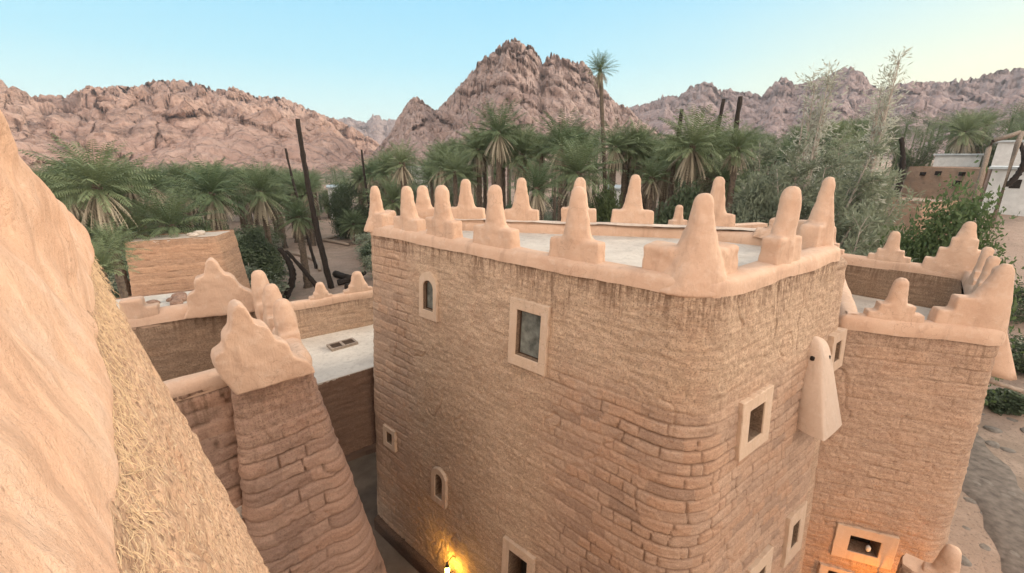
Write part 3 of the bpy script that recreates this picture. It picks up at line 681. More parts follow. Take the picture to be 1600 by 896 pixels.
zq = ZP-1.78; qq = (HZ0-zq)/(HZ0-HZ1); bq = BT*(ZP-zq); wq_ = .34+.61*qq**.9; dq_ = .16+.34*qq**.85
for a_q, o_q in ((.06, dq_*.97+bq), (-wq_*.5, dq_*.35+bq)):
    q = hb+dBC*a_q+nBC*o_q; V, Fc = s_stack([(q[0], q[1], zq-.045, .02, .02), (q[0], q[1], zq-.03, .04, .04), (q[0], q[1], zq+.03, .04, .04), (q[0], q[1], zq+.045, .02, .02)], 10)
    fix_normals(mesh_obj('peephole', V, Fc, DARK, hd))

# ------------------------------------------------------------------ the lower house to the right
ZA = H-3.65
F0 = np.array([7.30, 8.88]); F1 = np.array([9.86, 7.91]); K1 = np.array([14.4, 12.75]); K0 = np.array([11.6, 15.6])
dF = U(F1-F0); nF = np.array([dF[1], -dF[0]]); dS = U(K1-F1); nS = np.array([dS[1], -dS[0]]); dK = U(K0-K1); nK = np.array([dK[1], -dK[0]])
annex = tag(empty('roofed_house', (10, 10.5, 0)), 'lower mud house with stepped plaster crenels adjoining the right side of the tall tower house', 'house')
AWIN = []
def aw(us, vs, ws): return on_face(us, vs, (F1[0], F1[1], ZA), nF, .05)
cw1 = aw(1349, 852, 0); cw2 = aw(1303, 900, 0)
AWIN = [(cw1, dF, nF, 1.22, .92, .60, .44, dict(glass=DARK, seed=14, proud=.05, name='window')), (cw2, dF, nF, .72, .62, .34, .40, dict(glass=DARK, seed=15, proud=.09))]
ann_pts = [F0, F1, K1, K0]
wall_loft('wall', ann_pts, [.1, .28, .4, .3], ZA+.1, -.05, .05, annex, MUD_OCHRE, 41, ds=.024, dz=.022, relief=1.1, joint=.4, brick=.32, recess=[(q[0], q[1], q[2], q[5]+.06, q[6]+.06, .55) for q in AWIN], stain=.6)
for c, d, n, w, h, ow, oh, op in AWIN: window(annex, c, d, n, w, h, ow, oh, batter=.05, **op)
V, Fc = s_stack([(cw1[0]+.12, cw1[1]-.02, cw1[2]-.16, .03, .03), (cw1[0]+.12, cw1[1]-.02, cw1[2]-.13, .05, .05), (cw1[0]+.12, cw1[1]-.02, cw1[2]-.04, .05, .05), (cw1[0]+.12, cw1[1]-.02, cw1[2], .02, .02)], 10)
lampw = fix_normals(mesh_obj('floodlight', V, Fc, WHITEWASH)); tag(lampw, 'small white floodlight sitting in the orange-lit window opening', 'light')
ann_prof = [(.035, -.02), (.045, .10), (.02, .24), (-.05, .31), (-.18, .33), (-.30, .31), (-.36, .22), (-.38, -.02)]
apar = band_loft('parapet', ann_pts, [.1, .3, .4, .3], ann_prof, ZA, annex, PLASTER, 43, wob=.025)
# the inside faces of its parapet walls above the roof
inn = [F0-nF*.36+dF*.1, F1-nF*.36-nS*.40, K1-nS*.36-nK*.36, K0-nK*.36-dK*.3]
ZR = ZA-1.05
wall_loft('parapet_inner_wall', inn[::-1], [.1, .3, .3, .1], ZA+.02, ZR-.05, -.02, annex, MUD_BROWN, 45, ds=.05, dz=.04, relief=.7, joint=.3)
slab('roof_slab', inn, ZR, annex, ROOF, .2)
STEP2 = step_mesh('crenel', [(-.52, .52, .16), (-.34, .34, .36)], .16, 51, (0, .98), .12)
STEP3 = step_mesh('crenel', [(-.72, .72, .22), (-.50, .50, .52), (-.30, .30, .80)], .17, 52, (0, 1.22), .13)
za = ZA+.30
p = on_face(1411, 434, (F0[0]-nF[0]*.18, F0[1]-nF[1]*.18, 0), nF); put(STEP2, apar, p[0], p[1], za, ang_of(dF), 1, 1, (p[2]-za)/.98)
CORN = fuse('crenel', [s_box(-.95, .12, -.17, .17, -.26, .28, .03, .02), s_box(-.70, .12, -.17, .17, -.26, .55, .03, .02), s_box(-.12, .17, -.1, .95, -.26, .30, .02, .03), s_box(-.12, .17, -.1, .62, -.26, .62, .02, .03),
                       s_stack([(-.08, .02, -.26, .42, .22), (-.1, .02, .5, .34, .22), (-.06, .02, .8, .22, .18), (-.03, .02, 1.1, .14, .14), (-.03, .02, 1.2, .07, .07)])], PLASTER, .022, 8, .02, 53)
d1 = math.hypot(*(F1-nF*.18-nS*.18)); r = ray(1563, 411); q = r/math.hypot(r[0], r[1])*d1
put(CORN, apar, F1[0]-nF[0]*.18-nS[0]*.18, F1[1]-nF[1]*.18-nS[1]*.18, za, ang_of(dF), 1, 1, (q[2]+H-za)/1.2)
for s_, me, sx in ((1.7, STEP2, .95), (3.1, STEP2, .95), (4.6, STEP2, 1)):
    q = F1+dS*s_-nS*.18; put(me, apar, q[0], q[1], za, ang_of(dS), sx, 1, 1.05)
for u, v, me, hh in ((1400, 361, STEP2, .98), (1517, 347, STEP3, 1.22)):
    p = on_face(u, v, (K0[0]-nK[0]*.18, K0[1]-nK[1]*.18, 0), nK); put(me, apar, p[0], p[1], za, ang_of(dK), 1.12, 1, (p[2]-za)/hh)
q = K0-nK*.18-dK*.1; put(STEP2, apar, q[0], q[1], za, ang_of(dK), 1, 1, 1)
# side hood and wooden spout on the far right wall
hs = F1+dS*1.25; V = []
for i in range(8):
    qf = i/7; w = .3+.5*qf; dp = .1+.42*qf; z = ZA+.18-1.15*qf
    for a, o_ in ((-w/2, -.2), (-w/2, dp*.8), (-w*.3, dp), (w*.3, dp), (w/2, dp*.8), (w/2, -.2)):
        V.append((hs[0]+dS[0]*a+nS[0]*o_, hs[1]+dS[1]*a+nS[1]*o_, z))
Fc = [(i*6+j, i*6+(j+1) % 6, (i+1)*6+(j+1) % 6, (i+1)*6+j) for i in range(7) for j in range(6)]+[tuple(range(6)), tuple(range(42, 48))[::-1]]
fix_normals(mesh_obj('lookout_hood', V, Fc, PLASTER, annex))
def tube(pts, radii, n=8, cap=True):
    P = [Vector(p) for p in pts]; V = []; Fc = []
    for i, p in enumerate(P):
        d = (P[min(i+1, len(P)-1)]-P[max(i-1, 0)]).normalized(); q = d.to_track_quat('Z', 'Y')
        for k in range(n):
            a = 2*math.pi*k/n; V.append(tuple(p+q @ Vector((radii[i]*math.cos(a), radii[i]*math.sin(a), 0))))
    for i in range(len(P)-1):
        for k in range(n): Fc.append((i*n+k, i*n+(k+1) % n, (i+1)*n+(k+1) % n, (i+1)*n+k))
    if cap: Fc += [tuple(range(n))[::-1], tuple(range((len(P)-1)*n, len(P)*n))]
    return V, Fc
sp0 = F1+dS*.7; zsp = ZA-1.0
V, Fc = tube([(sp0[0]-nS[0]*.2, sp0[1]-nS[1]*.2, zsp), (sp0[0]+nS[0]*.75, sp0[1]+nS[1]*.75, zsp-.1)], [.05, .045]); mesh_obj('water_spout', V, Fc, GREYWOOD, annex)

rear = tag(empty('rear_wall', (6.2, 14.2, 0)), 'plaster-topped wall with one small crenel seen just behind the back of the tower crown', 'wall')
rp = [np.array([3.6, 13.3]), np.array([9.0, 15.0]), np.array([8.9, 15.4]), np.array([3.5, 13.7])]
wall_loft('wall', rp, .06, H-2.35, -.05, .03, rear, MUD, 49, ds=.08, dz=.08, joint=.3)
slab('coping', rp, H-2.25, rear, PLASTER, .16, .06)
p = on_face(1062, 320, (3.55, 13.5, 0), U(np.array([.3, -.95]))); put(STEP2, rear, p[0], p[1], H-2.27, .3, .9, 1, (p[2]-H+2.27)/.98)
# little yard wall with a knob at the foot of the lower house
yp = on_level(1478, 905, 3.2); yard = tag(empty('yard_wall', (yp[0], yp[1], 0)), 'short plaster-topped wall with a rounded knob at the foot of the ochre corner', 'wall')
yd = U(np.array([.75, -.66])); ypts = [yp[:2]-yd*.6, yp[:2]+yd*.6, yp[:2]+yd*.6+np.array([.3, .34]), yp[:2]-yd*.6+np.array([.3, .34])]
wall_loft('wall', ypts, .08, 3.0, -.05, .04, yard, MUD_OCHRE, 47, ds=.05, dz=.05)
slab('coping', ypts, 3.05, yard, PLASTER, .12, .08)
KNOB = crenel_mesh('knob', .75, .12, .34, .15, 55, foot=.22, r=.13); q = yp[:2]+np.array([.15, .17]); put(KNOB, yard, q[0], q[1], 3.05, ang_of(yd), name='knob')

# ------------------------------------------------------------------ the low house on the left with the stepped buttress
ZL = H-3.0
L1 = np.array([-2.99, 5.78]); L0 = np.array([-6.4, 2.95]); L2 = np.array([-5.25, 8.85]); L3 = np.array([-8.9, 6.6])
dL = U(L1-L0); nL = np.array([dL[1], -dL[0]]); dR = U(L2-L1); nR = np.array([dR[1], -dR[0]]); dB_ = U(L3-L2); nB_ = np.array([dB_[1], -dB_[0]])
low = tag(empty('courtyard_house', (-5.5, 6, 0)), 'low mud house with a brick buttress and stepped plaster crenels beside the alley', 'house')
def bL(Nn): return .06+.10*np.clip(Nn @ nR, 0, 1)
P1 = L1-dL*1.02
ZN = ZL-.06
wall_loft('wall', [L0, P1+dL*.3-nL*.34, P1+dL*.9-nL*.34, L2, L3], [.2, .1, .1, .3, .3], ZN+.05, -.05, .06, low, MUD_PINK, 61, ds=.04, dz=.035, joint=.9, brick=.22)
XB = [P1, L1, L1+dR*2.2, P1+dR*2.2]
wall_loft('buttress', XB, [.12, .11, .2, .1], ZL+.08, -.05, lambda N_: .07+.09*np.clip(N_ @ nR, 0, 1), low, MUD_PINK, 63, ds=.02, dz=.018, joint=1.15, brick=.235, relief=1.15, stain=.5,
          jfun=lambda S, Z: .35+.65*(1-sstep(Z, ZL-1.7, ZL-.7)))
near_prof = [(.03, -.02), (.04, .08), (.0, .17), (-.10, .21), (-.25, .20), (-.34, .12), (-.36, -.6)]
lpar = band_loft('parapet', [L0, P1+dL*.05-nL*.34, P1+dL*.3-nL*.34], .1, near_prof, ZN, low, PLASTER, 65, closed=False, wob=.02)
row_prof = [(.03, -.02), (.04, .10), (.0, .22), (-.08, .27), (-.20, .26), (-.30, .18), (-.33, -.05)]
rpar = band_loft('parapet', [P1+dL*.05, L1, L2-dR*.05, L2+dB_*.3], [.1, .12, .25, .2], row_prof, ZL, low, PLASTER, 66, closed=False, wob=.02)
fpar = band_loft('parapet', [L2-dR*.02, L3], .1, [(.03, -.05), (.03, .10), (.0, .2), (-.1, .24), (-.22, .22), (-.30, .12), (-.34, -.02)], ZL, low, PLASTER, 67, closed=False, wob=.02)
bk = [L2-nR*.33-nB_*.30, L3-nB_*.30]
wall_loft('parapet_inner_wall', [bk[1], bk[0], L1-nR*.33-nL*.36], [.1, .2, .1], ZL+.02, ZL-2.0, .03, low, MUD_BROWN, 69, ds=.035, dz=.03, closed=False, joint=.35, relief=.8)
slab('roof_slab', [L0+np.array([.2, .3]), L1+np.array([-.35, -.1]), L2+np.array([-.1, -.4]), L3+np.array([.3, 0])], ZL-1.95, low, LEDGE, .2)
# the buttress crenel: three steps on either side of a blunt tip
def traced(px, P0, d, n, thick, parent, seed):
    """a stepped crenel cut to the outline of the real one, at its own place, with its own thickness"""
    P0 = np.array([P0[0], P0[1], 0]); ol = []
    for u, v in px:
        p = on_face(u, v, P0, n, 0); ol.append(((p[0]-P0[0])*d[0]+(p[1]-P0[1])*d[1], p[2]))
    zb = min(z for _, z in ol); me = fuse('crenel', [s_prism([(a, z-zb) for a, z in ol], -thick, 0.0)], PLASTER, .02, 10, .022, seed)
    return put(me, parent, P0[0], P0[1], zb, ang_of(d)+math.pi if False else ang_of(d), name='crenel')
ZZ = lambda pts: [(125+x/3.2, 360+y/3.2) for x, y in pts]
pp = L1+nL*.03
traced(ZZ([(762, 778), (735, 745), (690, 700), (672, 668), (655, 625), (655, 592), (672, 575), (700, 560), (704, 540), (698, 508), (708, 485), (730, 468), (735, 440), (734, 385), (744, 352), (772, 339), (800, 352), (825, 385), (848, 425), (866, 440), (895, 442), (918, 455), (935, 485), (955, 513), (985, 518), (1008, 530), (1022, 556), (1036, 590), (1060, 604), (1105, 612), (1130, 640), (1148, 674)])[::-1], pp, dL, nL, .34, rpar, 71)
SLIM = [step_mesh('crenel', [(-.30, .30, .14), (-.19, .19, .36)], .16, 73, (0, .80), .12), step_mesh('crenel', [(-.34, .30, .2), (-.20, .22, .42)], .17, 74, (.02, .80), .13)]
for i, (u, v, s_) in enumerate([(440, 468, .95), (422, 444, 1.75), (403, 423, 2.75)]):
    q = L1+dR*s_-nR*.17; d_ = math.hypot(*q); r = ray(u, v); z = H+r[2]/math.hypot(r[0], r[1])*d_; q = r[:2]/math.hypot(r[0], r[1])*d_
    put(SLIM[i % 2], rpar, q[0], q[1], ZL+.22, ang_of(dR), 1, 1, (z-ZL-.22)/.80)
pf = L2-nB_*.30
traced(ZZ([(520, 425), (538, 395), (545, 372), (535, 345), (535, 318), (552, 300), (576, 292), (580, 275), (572, 250), (580, 228), (605, 220), (622, 210), (625, 180), (628, 150), (645, 131), (668, 133), (690, 155), (705, 185), (725, 205), (752, 210), (775, 228), (795, 262), (825, 280), (852, 292), (872, 320), (882, 388)])[::-1], pf, -dB_, -nB_, .30, fpar, 75)
pf = L2-nB_*.16
p = on_face(222, 470, (pf[0], pf[1], 0), nB_); put(step_mesh('crenel', [(-.35, .25, .14), (-.35, .05, .3)], .15, 76), fpar, p[0], p[1], ZL+.18, ang_of(-dB_), 1, 1, 1)

# ------------------------------------------------------------------ terrace bridging the far end of the alley
ZT = H-5.8
t0 = np.array([-6.6, 9.05]); t1 = np.array([-4.17, 11.02]); t2 = np.array([-2.6, 12.4]); t3 = np.array([-4.4, 14.9]); t4 = np.array([-8.4, 12.2])
terr = tag(empty('terrace_bridge', (-5, 12, 0)), 'small mud house with a whitish roof terrace bridging the dark passage between two buildings', 'house')
tpts = [t0, t1, t2, t3, t4]
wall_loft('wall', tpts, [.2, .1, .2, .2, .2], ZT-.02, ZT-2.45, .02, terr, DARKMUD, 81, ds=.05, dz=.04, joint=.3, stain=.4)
slab('roof_slab', [q for q in tpts], ZT, terr, ROOF, .05, .25)
slab('soffit', [q for q in tpts], ZT-2.4, terr, WOODD, .1, .25)
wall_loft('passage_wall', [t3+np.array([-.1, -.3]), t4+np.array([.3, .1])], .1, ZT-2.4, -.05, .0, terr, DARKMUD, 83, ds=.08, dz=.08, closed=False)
dT = U(t3-t4); nT = np.array([dT[1], -dT[0]]); zt = ZT+1.05
bw = [t3+dT*2.0-nT*(-.0), t4]
wall_loft('parapet_wall', [t4+nT*.02, t3+dT*1.6+nT*.02], .1, zt+.02, ZT-.05, .03, terr, MUD, 85, ds=.05, dz=.04, closed=False, joint=.35, stain=.8)
tpar = band_loft('parapet', [t4, t3+dT*1.6], .1, [(.04, -.02), (.05, .08), (.02, .2), (-.08, .26), (-.2, .24), (-.3, .1), (-.34, -.6)], zt, terr, PLASTER, 87, closed=False, wob=.03)
STEPT = step_mesh('crenel', [(-.40, .40, .14), (-.26, .26, .30)], .15, 88, (0, .78), .12)
for u, v, sx in ((499, 441, 1), (557, 424, 1.35)):
    p = on_face(u, v, (t3[0]-nT[0]*.15, t3[1]-nT[1]*.15, 0), nT); put(STEPT, tpar, p[0], p[1], zt+.2, ang_of(dT), sx, 1, (p[2]-zt-.2)/.78)
hc = on_level(535, 538, ZT+.05); hd_ = U(np.array([.75, .66])); hn = np.array([hd_[1], -hd_[0]])
V = []; Fc = []
def obox(V, Fc, c, d, n, x0, x1, y0, y1, z0, z1):
    b = len(V)
    for z in (z0, z1):
        for x, y in ((x0, y0), (x1, y0), (x1, y1), (x0, y1)): V.append((c[0]+d[0]*x+n[0]*y, c[1]+d[1]*x+n[1]*y, c[2]+z))
    Fc += [tuple(b+i for i in f) for f in BOXF]
hatch = tag(empty('roof_hatch', hc), 'small rectangular timber hatch lying on the whitish roof terrace', 'hatch')
for x0, x1, y0, y1 in ((-.42, .42, -.24, -.18), (-.42, .42, .18, .24), (-.42, -.36, -.18, .18), (.36, .42, -.18, .18), (-.05, .03, -.18, .18)): obox(V, Fc, hc, hd_, hn, x0, x1, y0, y1, -.05, .035)
fix_normals(mesh_obj('frame', V, Fc, GREYWOOD, hatch, smooth=False)); V = []; Fc = []
for k in range(6): obox(V, Fc, hc, hd_, hn, -.36, .36, -.175+k*.058, -.125+k*.058, -.05, .015)
fix_normals(mesh_obj('slats', V, Fc, WOODD, hatch, smooth=False))

# alley floor
o = slab('alley_floor', [(-6.5, 2.5), (3.5, 1.0), (2.5, 4.9), (-3.6, 10.2), (-5.5, 14.5), (-8.2, 12.4)], .012, None, ALLEY, .05, .1); tag(o, kind='structure')
def uplight(px, zz=.012):
    t = tag(empty('ground_light', (px[0], px[1], zz)), 'round metal ground light set in the dim alley floor', 'light')
    V, Fc = s_stack([(px[0], px[1], zz, .10, .10), (px[0], px[1], zz+.03, .10, .10), (px[0], px[1], zz+.035, .075, .075)], 18); fix_normals(mesh_obj('rim', V, Fc, IRON, t, False))
    V, Fc = s_stack([(px[0], px[1], zz+.03, .07, .07), (px[0], px[1], zz+.045, .05, .05)], 18); fix_normals(mesh_obj('lens', V, Fc, WHITEWASH, t))
uplight(on_level(603, 829, 0.02))

# ------------------------------------------------------------------ wall lantern on the alley side
def emis(name, c, s):
    m = bpy.data.materials.new(name); m.use_nodes = True; b = m.node_tree.nodes['Principled BSDF']
    b.inputs['Base Color'].default_value = (*c, 1); b.inputs['Emission Color'].default_value = (*c, 1); b.inputs['Emission Strength'].default_value = s; return m
def lantern(c, n, label, watts, colr=(1, .50, .07), arm=.27):
    c = np.array(c); t = np.array([-n[1], n[0]]); L = tag(empty('wall_lantern', c), label, 'lamp')
    q = c+np.array([n[0]*arm, n[1]*arm, 0])
    def st(secs): return s_stack([(q[0], q[1], q[2]+z, r_, r_) for z, r_ in secs], 12)
    V, Fc = st([(.13, .055), (.15, .055), (.20, .03), (.26, .02)]); fix_normals(mesh_obj('cap', V, Fc, IRON, L))
    V, Fc = st([(-.15, .05), (-.13, .075), (-.12, .075)]); fix_normals(mesh_obj('base', V, Fc, IRON, L))
    V = []; Fc = []
    for k in range(4):
        a = math.pi/4+k*math.pi/2; x, y = q[0]+.078*math.cos(a), q[1]+.078*math.sin(a)
        v, f = s_box(x-.006, x+.006, y-.006, y+.006, q[2]-.13, q[2]+.14); b = len(V); V += v; Fc += [tuple(b+i for i in g) for g in f]
    fix_normals(mesh_obj('cage', V, Fc, IRON, L, False))
    V, Fc = st([(-.09, .015), (-.05, .05), (.03, .055), (.08, .03), (.10, .012)]); fix_normals(mesh_obj('bulb', V, Fc, emis('lamp_bulb', colr, watts), L))
    V, Fc = tube([(c[0]-n[0]*.05, c[1]-n[1]*.05, c[2]+.1), (c[0]+n[0]*.08, c[1]+n[1]*.08, c[2]+.3), (q[0], q[1], q[2]+.25)], [.014]*3, 6); mesh_obj('bracket', V, Fc, IRON, L)
    return L
lc = on_face(712, 880, (A[0], A[1], ZP), nAB, BT)
lantern(lc, nAB, 'lit black lantern glowing yellow on the alley wall of the tower house', 120, (1, .54, .08))
l2 = aw(1345, 985, 0); lantern((l2[0], l2[1], 1.2), nF, 'lit lantern below the orange-lit window surround', 340, (1, .36, .03), 1.05)

# ------------------------------------------------------------------ the roof the picture is taken from: battered straw-mud wall with plaster parapet
ZF = H-.55
fd = np.array([-.693, .721]); fn = np.array([.721, .693]); FP = -.095
def fp(a, p): return fd*a+fn*(FP+p)
near = tag(empty('lookout_tower', (-2.2, .5, 0)), 'nearest mud tower wall with coarse straw facing under a smooth peach plaster parapet', 'tower')
def bF(N_): return .185*np.clip(N_ @ fn, 0, 1)+.02*np.clip(N_ @ fd, 0, 1)
fg = wall_loft('wall', [fp(-2.5, 0), fp(3.86, 0), fp(3.86, -3.0)][::1], [.1, .20, .1], ZF+.015, -.05, bF, near, STRAW_MUD, 91, ds=.02, dz=.02, closed=False, joint=.0, relief=1.25, stain=.0, topfade=.35)
# parapet slab: outline in (a, z), leaning back a little, fused and smoothed
PK = .15
def sil(u, v):                               # skyline of the slab's end on its own leaning face
    r = ray(u, v); P = fn*FP; n3 = (fn[0], fn[1], PK)
    t = (fn @ P - PK*.55)/(r[0]*n3[0]+r[1]*n3[1]+r[2]*PK)
    p = r*t; return float(p[:2] @ fd), p[2]+H
edge = [(3.9, ZF-.0), (3.92, ZF+.05)]+[sil(u, v) for u, v in ((120, 360), (100, 330), (70, 290), (42, 252), (20, 222), (-5, 190), (-40, 155))]
ol = [(-2.5, ZF-.06)]+[(a, ZF-.06) for a in np.linspace(-2.0, 3.85, 30)]+edge+[(edge[-1][0]-.25, edge[-1][1]+.28), (edge[-1][0]-.6, edge[-1][1]+.40), (edge[-1][0]-1.0, edge[-1][1]+.2), (edge[-1][0]-1.4, ZF+1.0), (-2.5, ZF+.9)]
Vp, Fp = s_prism([(a, z-ZF) for a, z in ol], -.55, .012)
slabme = fuse('parapet', [(Vp, Fp)], PLASTER_FG, .02, 9, .03, 95)
n_ = len(slabme.vertices); co = np.empty(n_*3, np.float32); slabme.vertices.foreach_get('co', co); co = co.reshape(-1, 3).astype(float)
a_, p_, z_ = co[:, 0].copy(), co[:, 1].copy(), co[:, 2].copy()
fold = -.02+.09*fbm(a_*1.5+z_*1.9, a_*.45-z_*.5, 0, 2, 96)+.05*fbm(a_*3+z_*3.6, a_*.9-z_, 0, 2, 97)+.012*fbm(a_*7, z_*7, 0, 3, 98)
low_ = np.clip((z_+.02)/.4, 0, 1)
p2 = p_+np.where(p_ > -.2, fold*low_+.012*(1-low_), 0)-PK*np.maximum(z_-.08, 0)
z2 = z_+np.clip(1-np.abs(z_)/.12, 0, 1)*.02*noise3(a_*3.1, 0*a_, 1, 99)
W3 = np.stack([fd[0]*a_+fn[0]*(FP+p2), fd[1]*a_+fn[1]*(FP+p2), z2+ZF], 1)
slabme.vertices.foreach_set('co', W3.astype(np.float32).ravel()); slabme.update()
link('parapet', slabme, near)
# loose straw standing out of the mud facing
def straw(n):
    V = []; Fc = []
    for i in range(n):
        a = rng.uniform(.1, 3.8); near_ = rng.random() < .26; dz = abs(rng.normal(0, .16)) if near_ else rng.uniform(.02, 3.2)
        if dz > 3.3: continue
        z = ZF-.01-dz; pr = .185*(dz+.015)+rng.uniform(-.006, .016 if near_ else .004)
        Lh = rng.uniform(.02, .07)*(1+.8*(rng.random() < .12)) if near_ else rng.uniform(.008, .03)*(1+1.2*(rng.random() < .06)); w = rng.uniform(.0005, .0012)
        th = rng.normal(-.9, .75); bend = rng.normal(0, .9); lift = abs(rng.normal(0, .25))
        prev = None; pa, pz, pp_ = a, z, pr
        for k in range(5):
            q = k/4; ang = th+bend*q
            d = np.array([math.cos(ang), math.sin(ang)])
            if k: pa += d[0]*Lh/4; pz += d[1]*Lh/4; pp_ += lift*Lh/4*math.sin(q*3.0)-.185*d[1]*Lh/4
            nrm = np.array([-d[1], d[0]])*w
            for s_ in (-1, 1):
                q2 = fp(pa+nrm[0]*s_, pp_); V.append((q2[0], q2[1], pz+nrm[1]*s_))
            q3 = fp(pa, pp_+w*1.1); V.append((q3[0], q3[1], pz))
            b = len(V)-3
            if k: Fc += [(b-3, b, b+2, b-1), (b-1, b+2, b+1, b-2)]
    return V, Fc
STRAW = flat_mat('dry_straw', (.56, .39, .235), .7, .35, 30)
V, Fc = straw(7000); o = mesh_obj('straw', V, Fc, STRAW, near); o['kind'] = 'stuff'

# ------------------------------------------------------------------ houses around
def block_house(name, label, pts, z0, z1, m, seed, roof_m=None, batter=.08, joint=.6, cat='house', ds=.08, brick=.3, relief=1, ln=.46):
    c = np.mean([np.array(p, float) for p in pts], 0); t = tag(empty(name, (c[0], c[1], z0)), label, cat)
    wall_loft('wall', pts, .18, z1, z0-.3, batter, t, m, seed, ds=ds, dz=ds, joint=joint, brick=brick, relief=relief, stain=.3, ln=ln)
    slab('roof', [np.array(p)*.985+c*.015 for p in pts], z1-.06, t, roof_m or ROOF, .15, .15)
    return t
bz = H-4.5
bF0 = on_level(193, 379, bz); bF1 = on_level(338, 369, bz); dbx = U(bF1-bF0); nbx = np.array([dbx[1], -dbx[0]])
MUD_PEACH = mud_mat('mud_wall_peach', (.60, .36, .215), (.66, .41, .25), (.62, .40, .27), .3)
bx = [bF0[:2], bF1[:2], bF1[:2]-nbx*2.3+dbx*.75, bF0[:2]-nbx*2.3]
block_house('storehouse', 'plain square mud storehouse with banded peach walls and a flat cracked roof', bx, 0, bz, MUD_PEACH, 101, LEDGE, .09, .55, ds=.05, brick=.36, relief=1.5, ln=40.)
def rubble(n, c, spread, z, label, group, m):
    for i in range(n):
        q = (c[0]+rng.normal(0, spread), c[1]+rng.normal(0, spread)); s_ = rng.uniform(.10, .30)
        V = []; 
        bm = bmesh.new(); bmesh.ops.create_icosphere(bm, subdivisions=2, radius=s_)
        for v in bm.verts:
            v.co *= 1+.35*float(noise3(v.co.x*4+i*3, v.co.y*4, v.co.z*4, 5)); v.co.z *= .6
        me = bpy.data.meshes.new('stone'); bm.to_mesh(me); bm.free(); me.materials.append(m)
        o = link('stone', me); o.location = (q[0], q[1], z+s_*.3); o.rotation_euler = (0, 0, rng.uniform(0, 6)); tag(o, label, 'stone', group)
rq = (bF1[:2]*.5+bF0[:2]*.5)-nbx*1.1
rubble(7, rq+dbx*.8, .6, bz-.04, 'pale lump of broken coping on the flat roof of the storehouse', 'lumps on the storehouse roof', LEDGE)
lz = H-6.0; lc_ = on_level(240, 470, lz); e1 = U(np.array([.88, .47])); e2 = np.array([e1[1], -e1[0]])
lp = [lc_[:2]-e1*2.5+e2*2, lc_[:2]+e1*1.4+e2*2, lc_[:2]+e1*1.4-e2*1.2, lc_[:2]-e1*2.5-e2*1.2]
block_house('flat_roofed_house', 'low mud house with a whitish flat roof in front of the square storehouse', lp, 0, lz, MUD_PINK, 103, ROOF, .05, .5, ds=.1)
rubble(9, lc_[:2]+e1*.8+e2*.2, .5, lz-.06, 'pinkish rubble lump on the whitish roof before the storehouse', 'rubble on the whitish roof', MUD_PINK)

def gz(p): return float(terrain(p[0], p[1]))
# ruined mud house on the slope to the right
d_ = 74.0
R0 = at_dist(1412, 290, d_)[:2]; R1 = at_dist(1530, 290, 66)[:2]; dr = U(R1-R0); nr_ = np.array([dr[1], -dr[0]])
rz0 = min(gz(R0), gz(R1)); rz1 = at_dist(1470, 262, 70)[2]
ruin = block_house('ruined_house', 'roofless tan mud house with three small square holes on the slope', [R0, R1, R1-nr_*6, R0-nr_*6], rz0, rz1, MUD_OCHRE, 105, MUD_OCHRE, .05, .6, ds=.22, brick=.5, relief=2)
for u, v, s_ in ((1441, 272, .42), (1465, 271, .46), (1502, 272, .40), (1494, 287, .6)):
    p = on_face(u, v, (R0[0]+nr_[0]*.25, R0[1]+nr_[1]*.25, rz1), nr_, .05); V = []; Fc = []
    obox(V, Fc, p, dr, nr_, -s_/2, s_/2, -.4, .12, -s_*.5, s_*.5); fix_normals(mesh_obj('opening', V, Fc, DARK, ruin, False))
wq = at_dist(1549, 280, 67)[:2]
block_house('pink_wall_house', 'narrow house end rendered pale pink beside the ruined tan house', [R1+dr*.3, wq, wq-nr_*5, R1+dr*.3-nr_*5], rz0-1, rz1+.1, PINKWALL, 107, ROOF, .03, 0, ds=.3)
q0, q1 = at_dist(1372, 330, 52)[:2], at_dist(1440, 330, 50)[:2]; dq = U(q1-q0); nq = np.array([dq[1], -dq[0]])
block_house('crumbling_wall', 'crumbling low mud enclosure below the ruined tan house', [q0, q1, q1-nq*4, q0-nq*4], gz(q0), at_dist(1400, 312, 51)[2], MUD_OCHRE, 109, GROUND, .08, .6, cat='wall', ds=.2, brick=.4, relief=2)
def far_house(u0, u1, vt, d, hgt, m, rm, label, wins=0, name='house'):
    a, b = at_dist(u0, vt, d), at_dist(u1, vt, d); dd = U(b-a); nn = np.array([dd[1], -dd[0]]); z1 = (a[2]+b[2])/2
    c = (a+b)/2; w = np.linalg.norm((b-a)[:2]); t = tag(empty(name, (c[0], c[1], gz(c))), label, 'house')
    base = np.array([c[0], c[1], 0]); V = []; Fc = []; obox(V, Fc, base, dd, nn, -w/2, w/2, -6, 0, gz(c)-1, z1); fix_normals(mesh_obj('wall', V, Fc, m, t, False))
    V = []; Fc = []; obox(V, Fc, base, dd, nn, -w/2-.25, w/2+.25, -6.2, .3, z1, z1+.22); fix_normals(mesh_obj('roof', V, Fc, rm, t, False))
    for k in range(wins):
        x = -w/2+w*(k+.5)/wins; V = []; Fc = []; obox(V, Fc, base, dd, nn, x-.35, x+.35, -.2, .03, z1-1.7, z1-.9); f = fix_normals(mesh_obj('window', V, Fc, DARK, t, False))
    return t
far_house(1551, 1640, 265, 62, 4, WHITEWASH, TIN, 'whitewashed tin-roofed house with one square window at the edge of the slope', 1)
far_house(1462, 1535, 243, 86, 4, WHITEWASH, TIN, 'long low house with a tin roof among palms above the ruin', 0)
far_house(1560, 1650, 222, 80, 5, WHITEWASH, TIN, 'tall pale house behind the leaning frame', 0)
far_house(186, 222, 297, 75, 4, WHITEWASH, REDROOF, 'pale house with a reddish roof glimpsed right of the biggest date palm', 2)
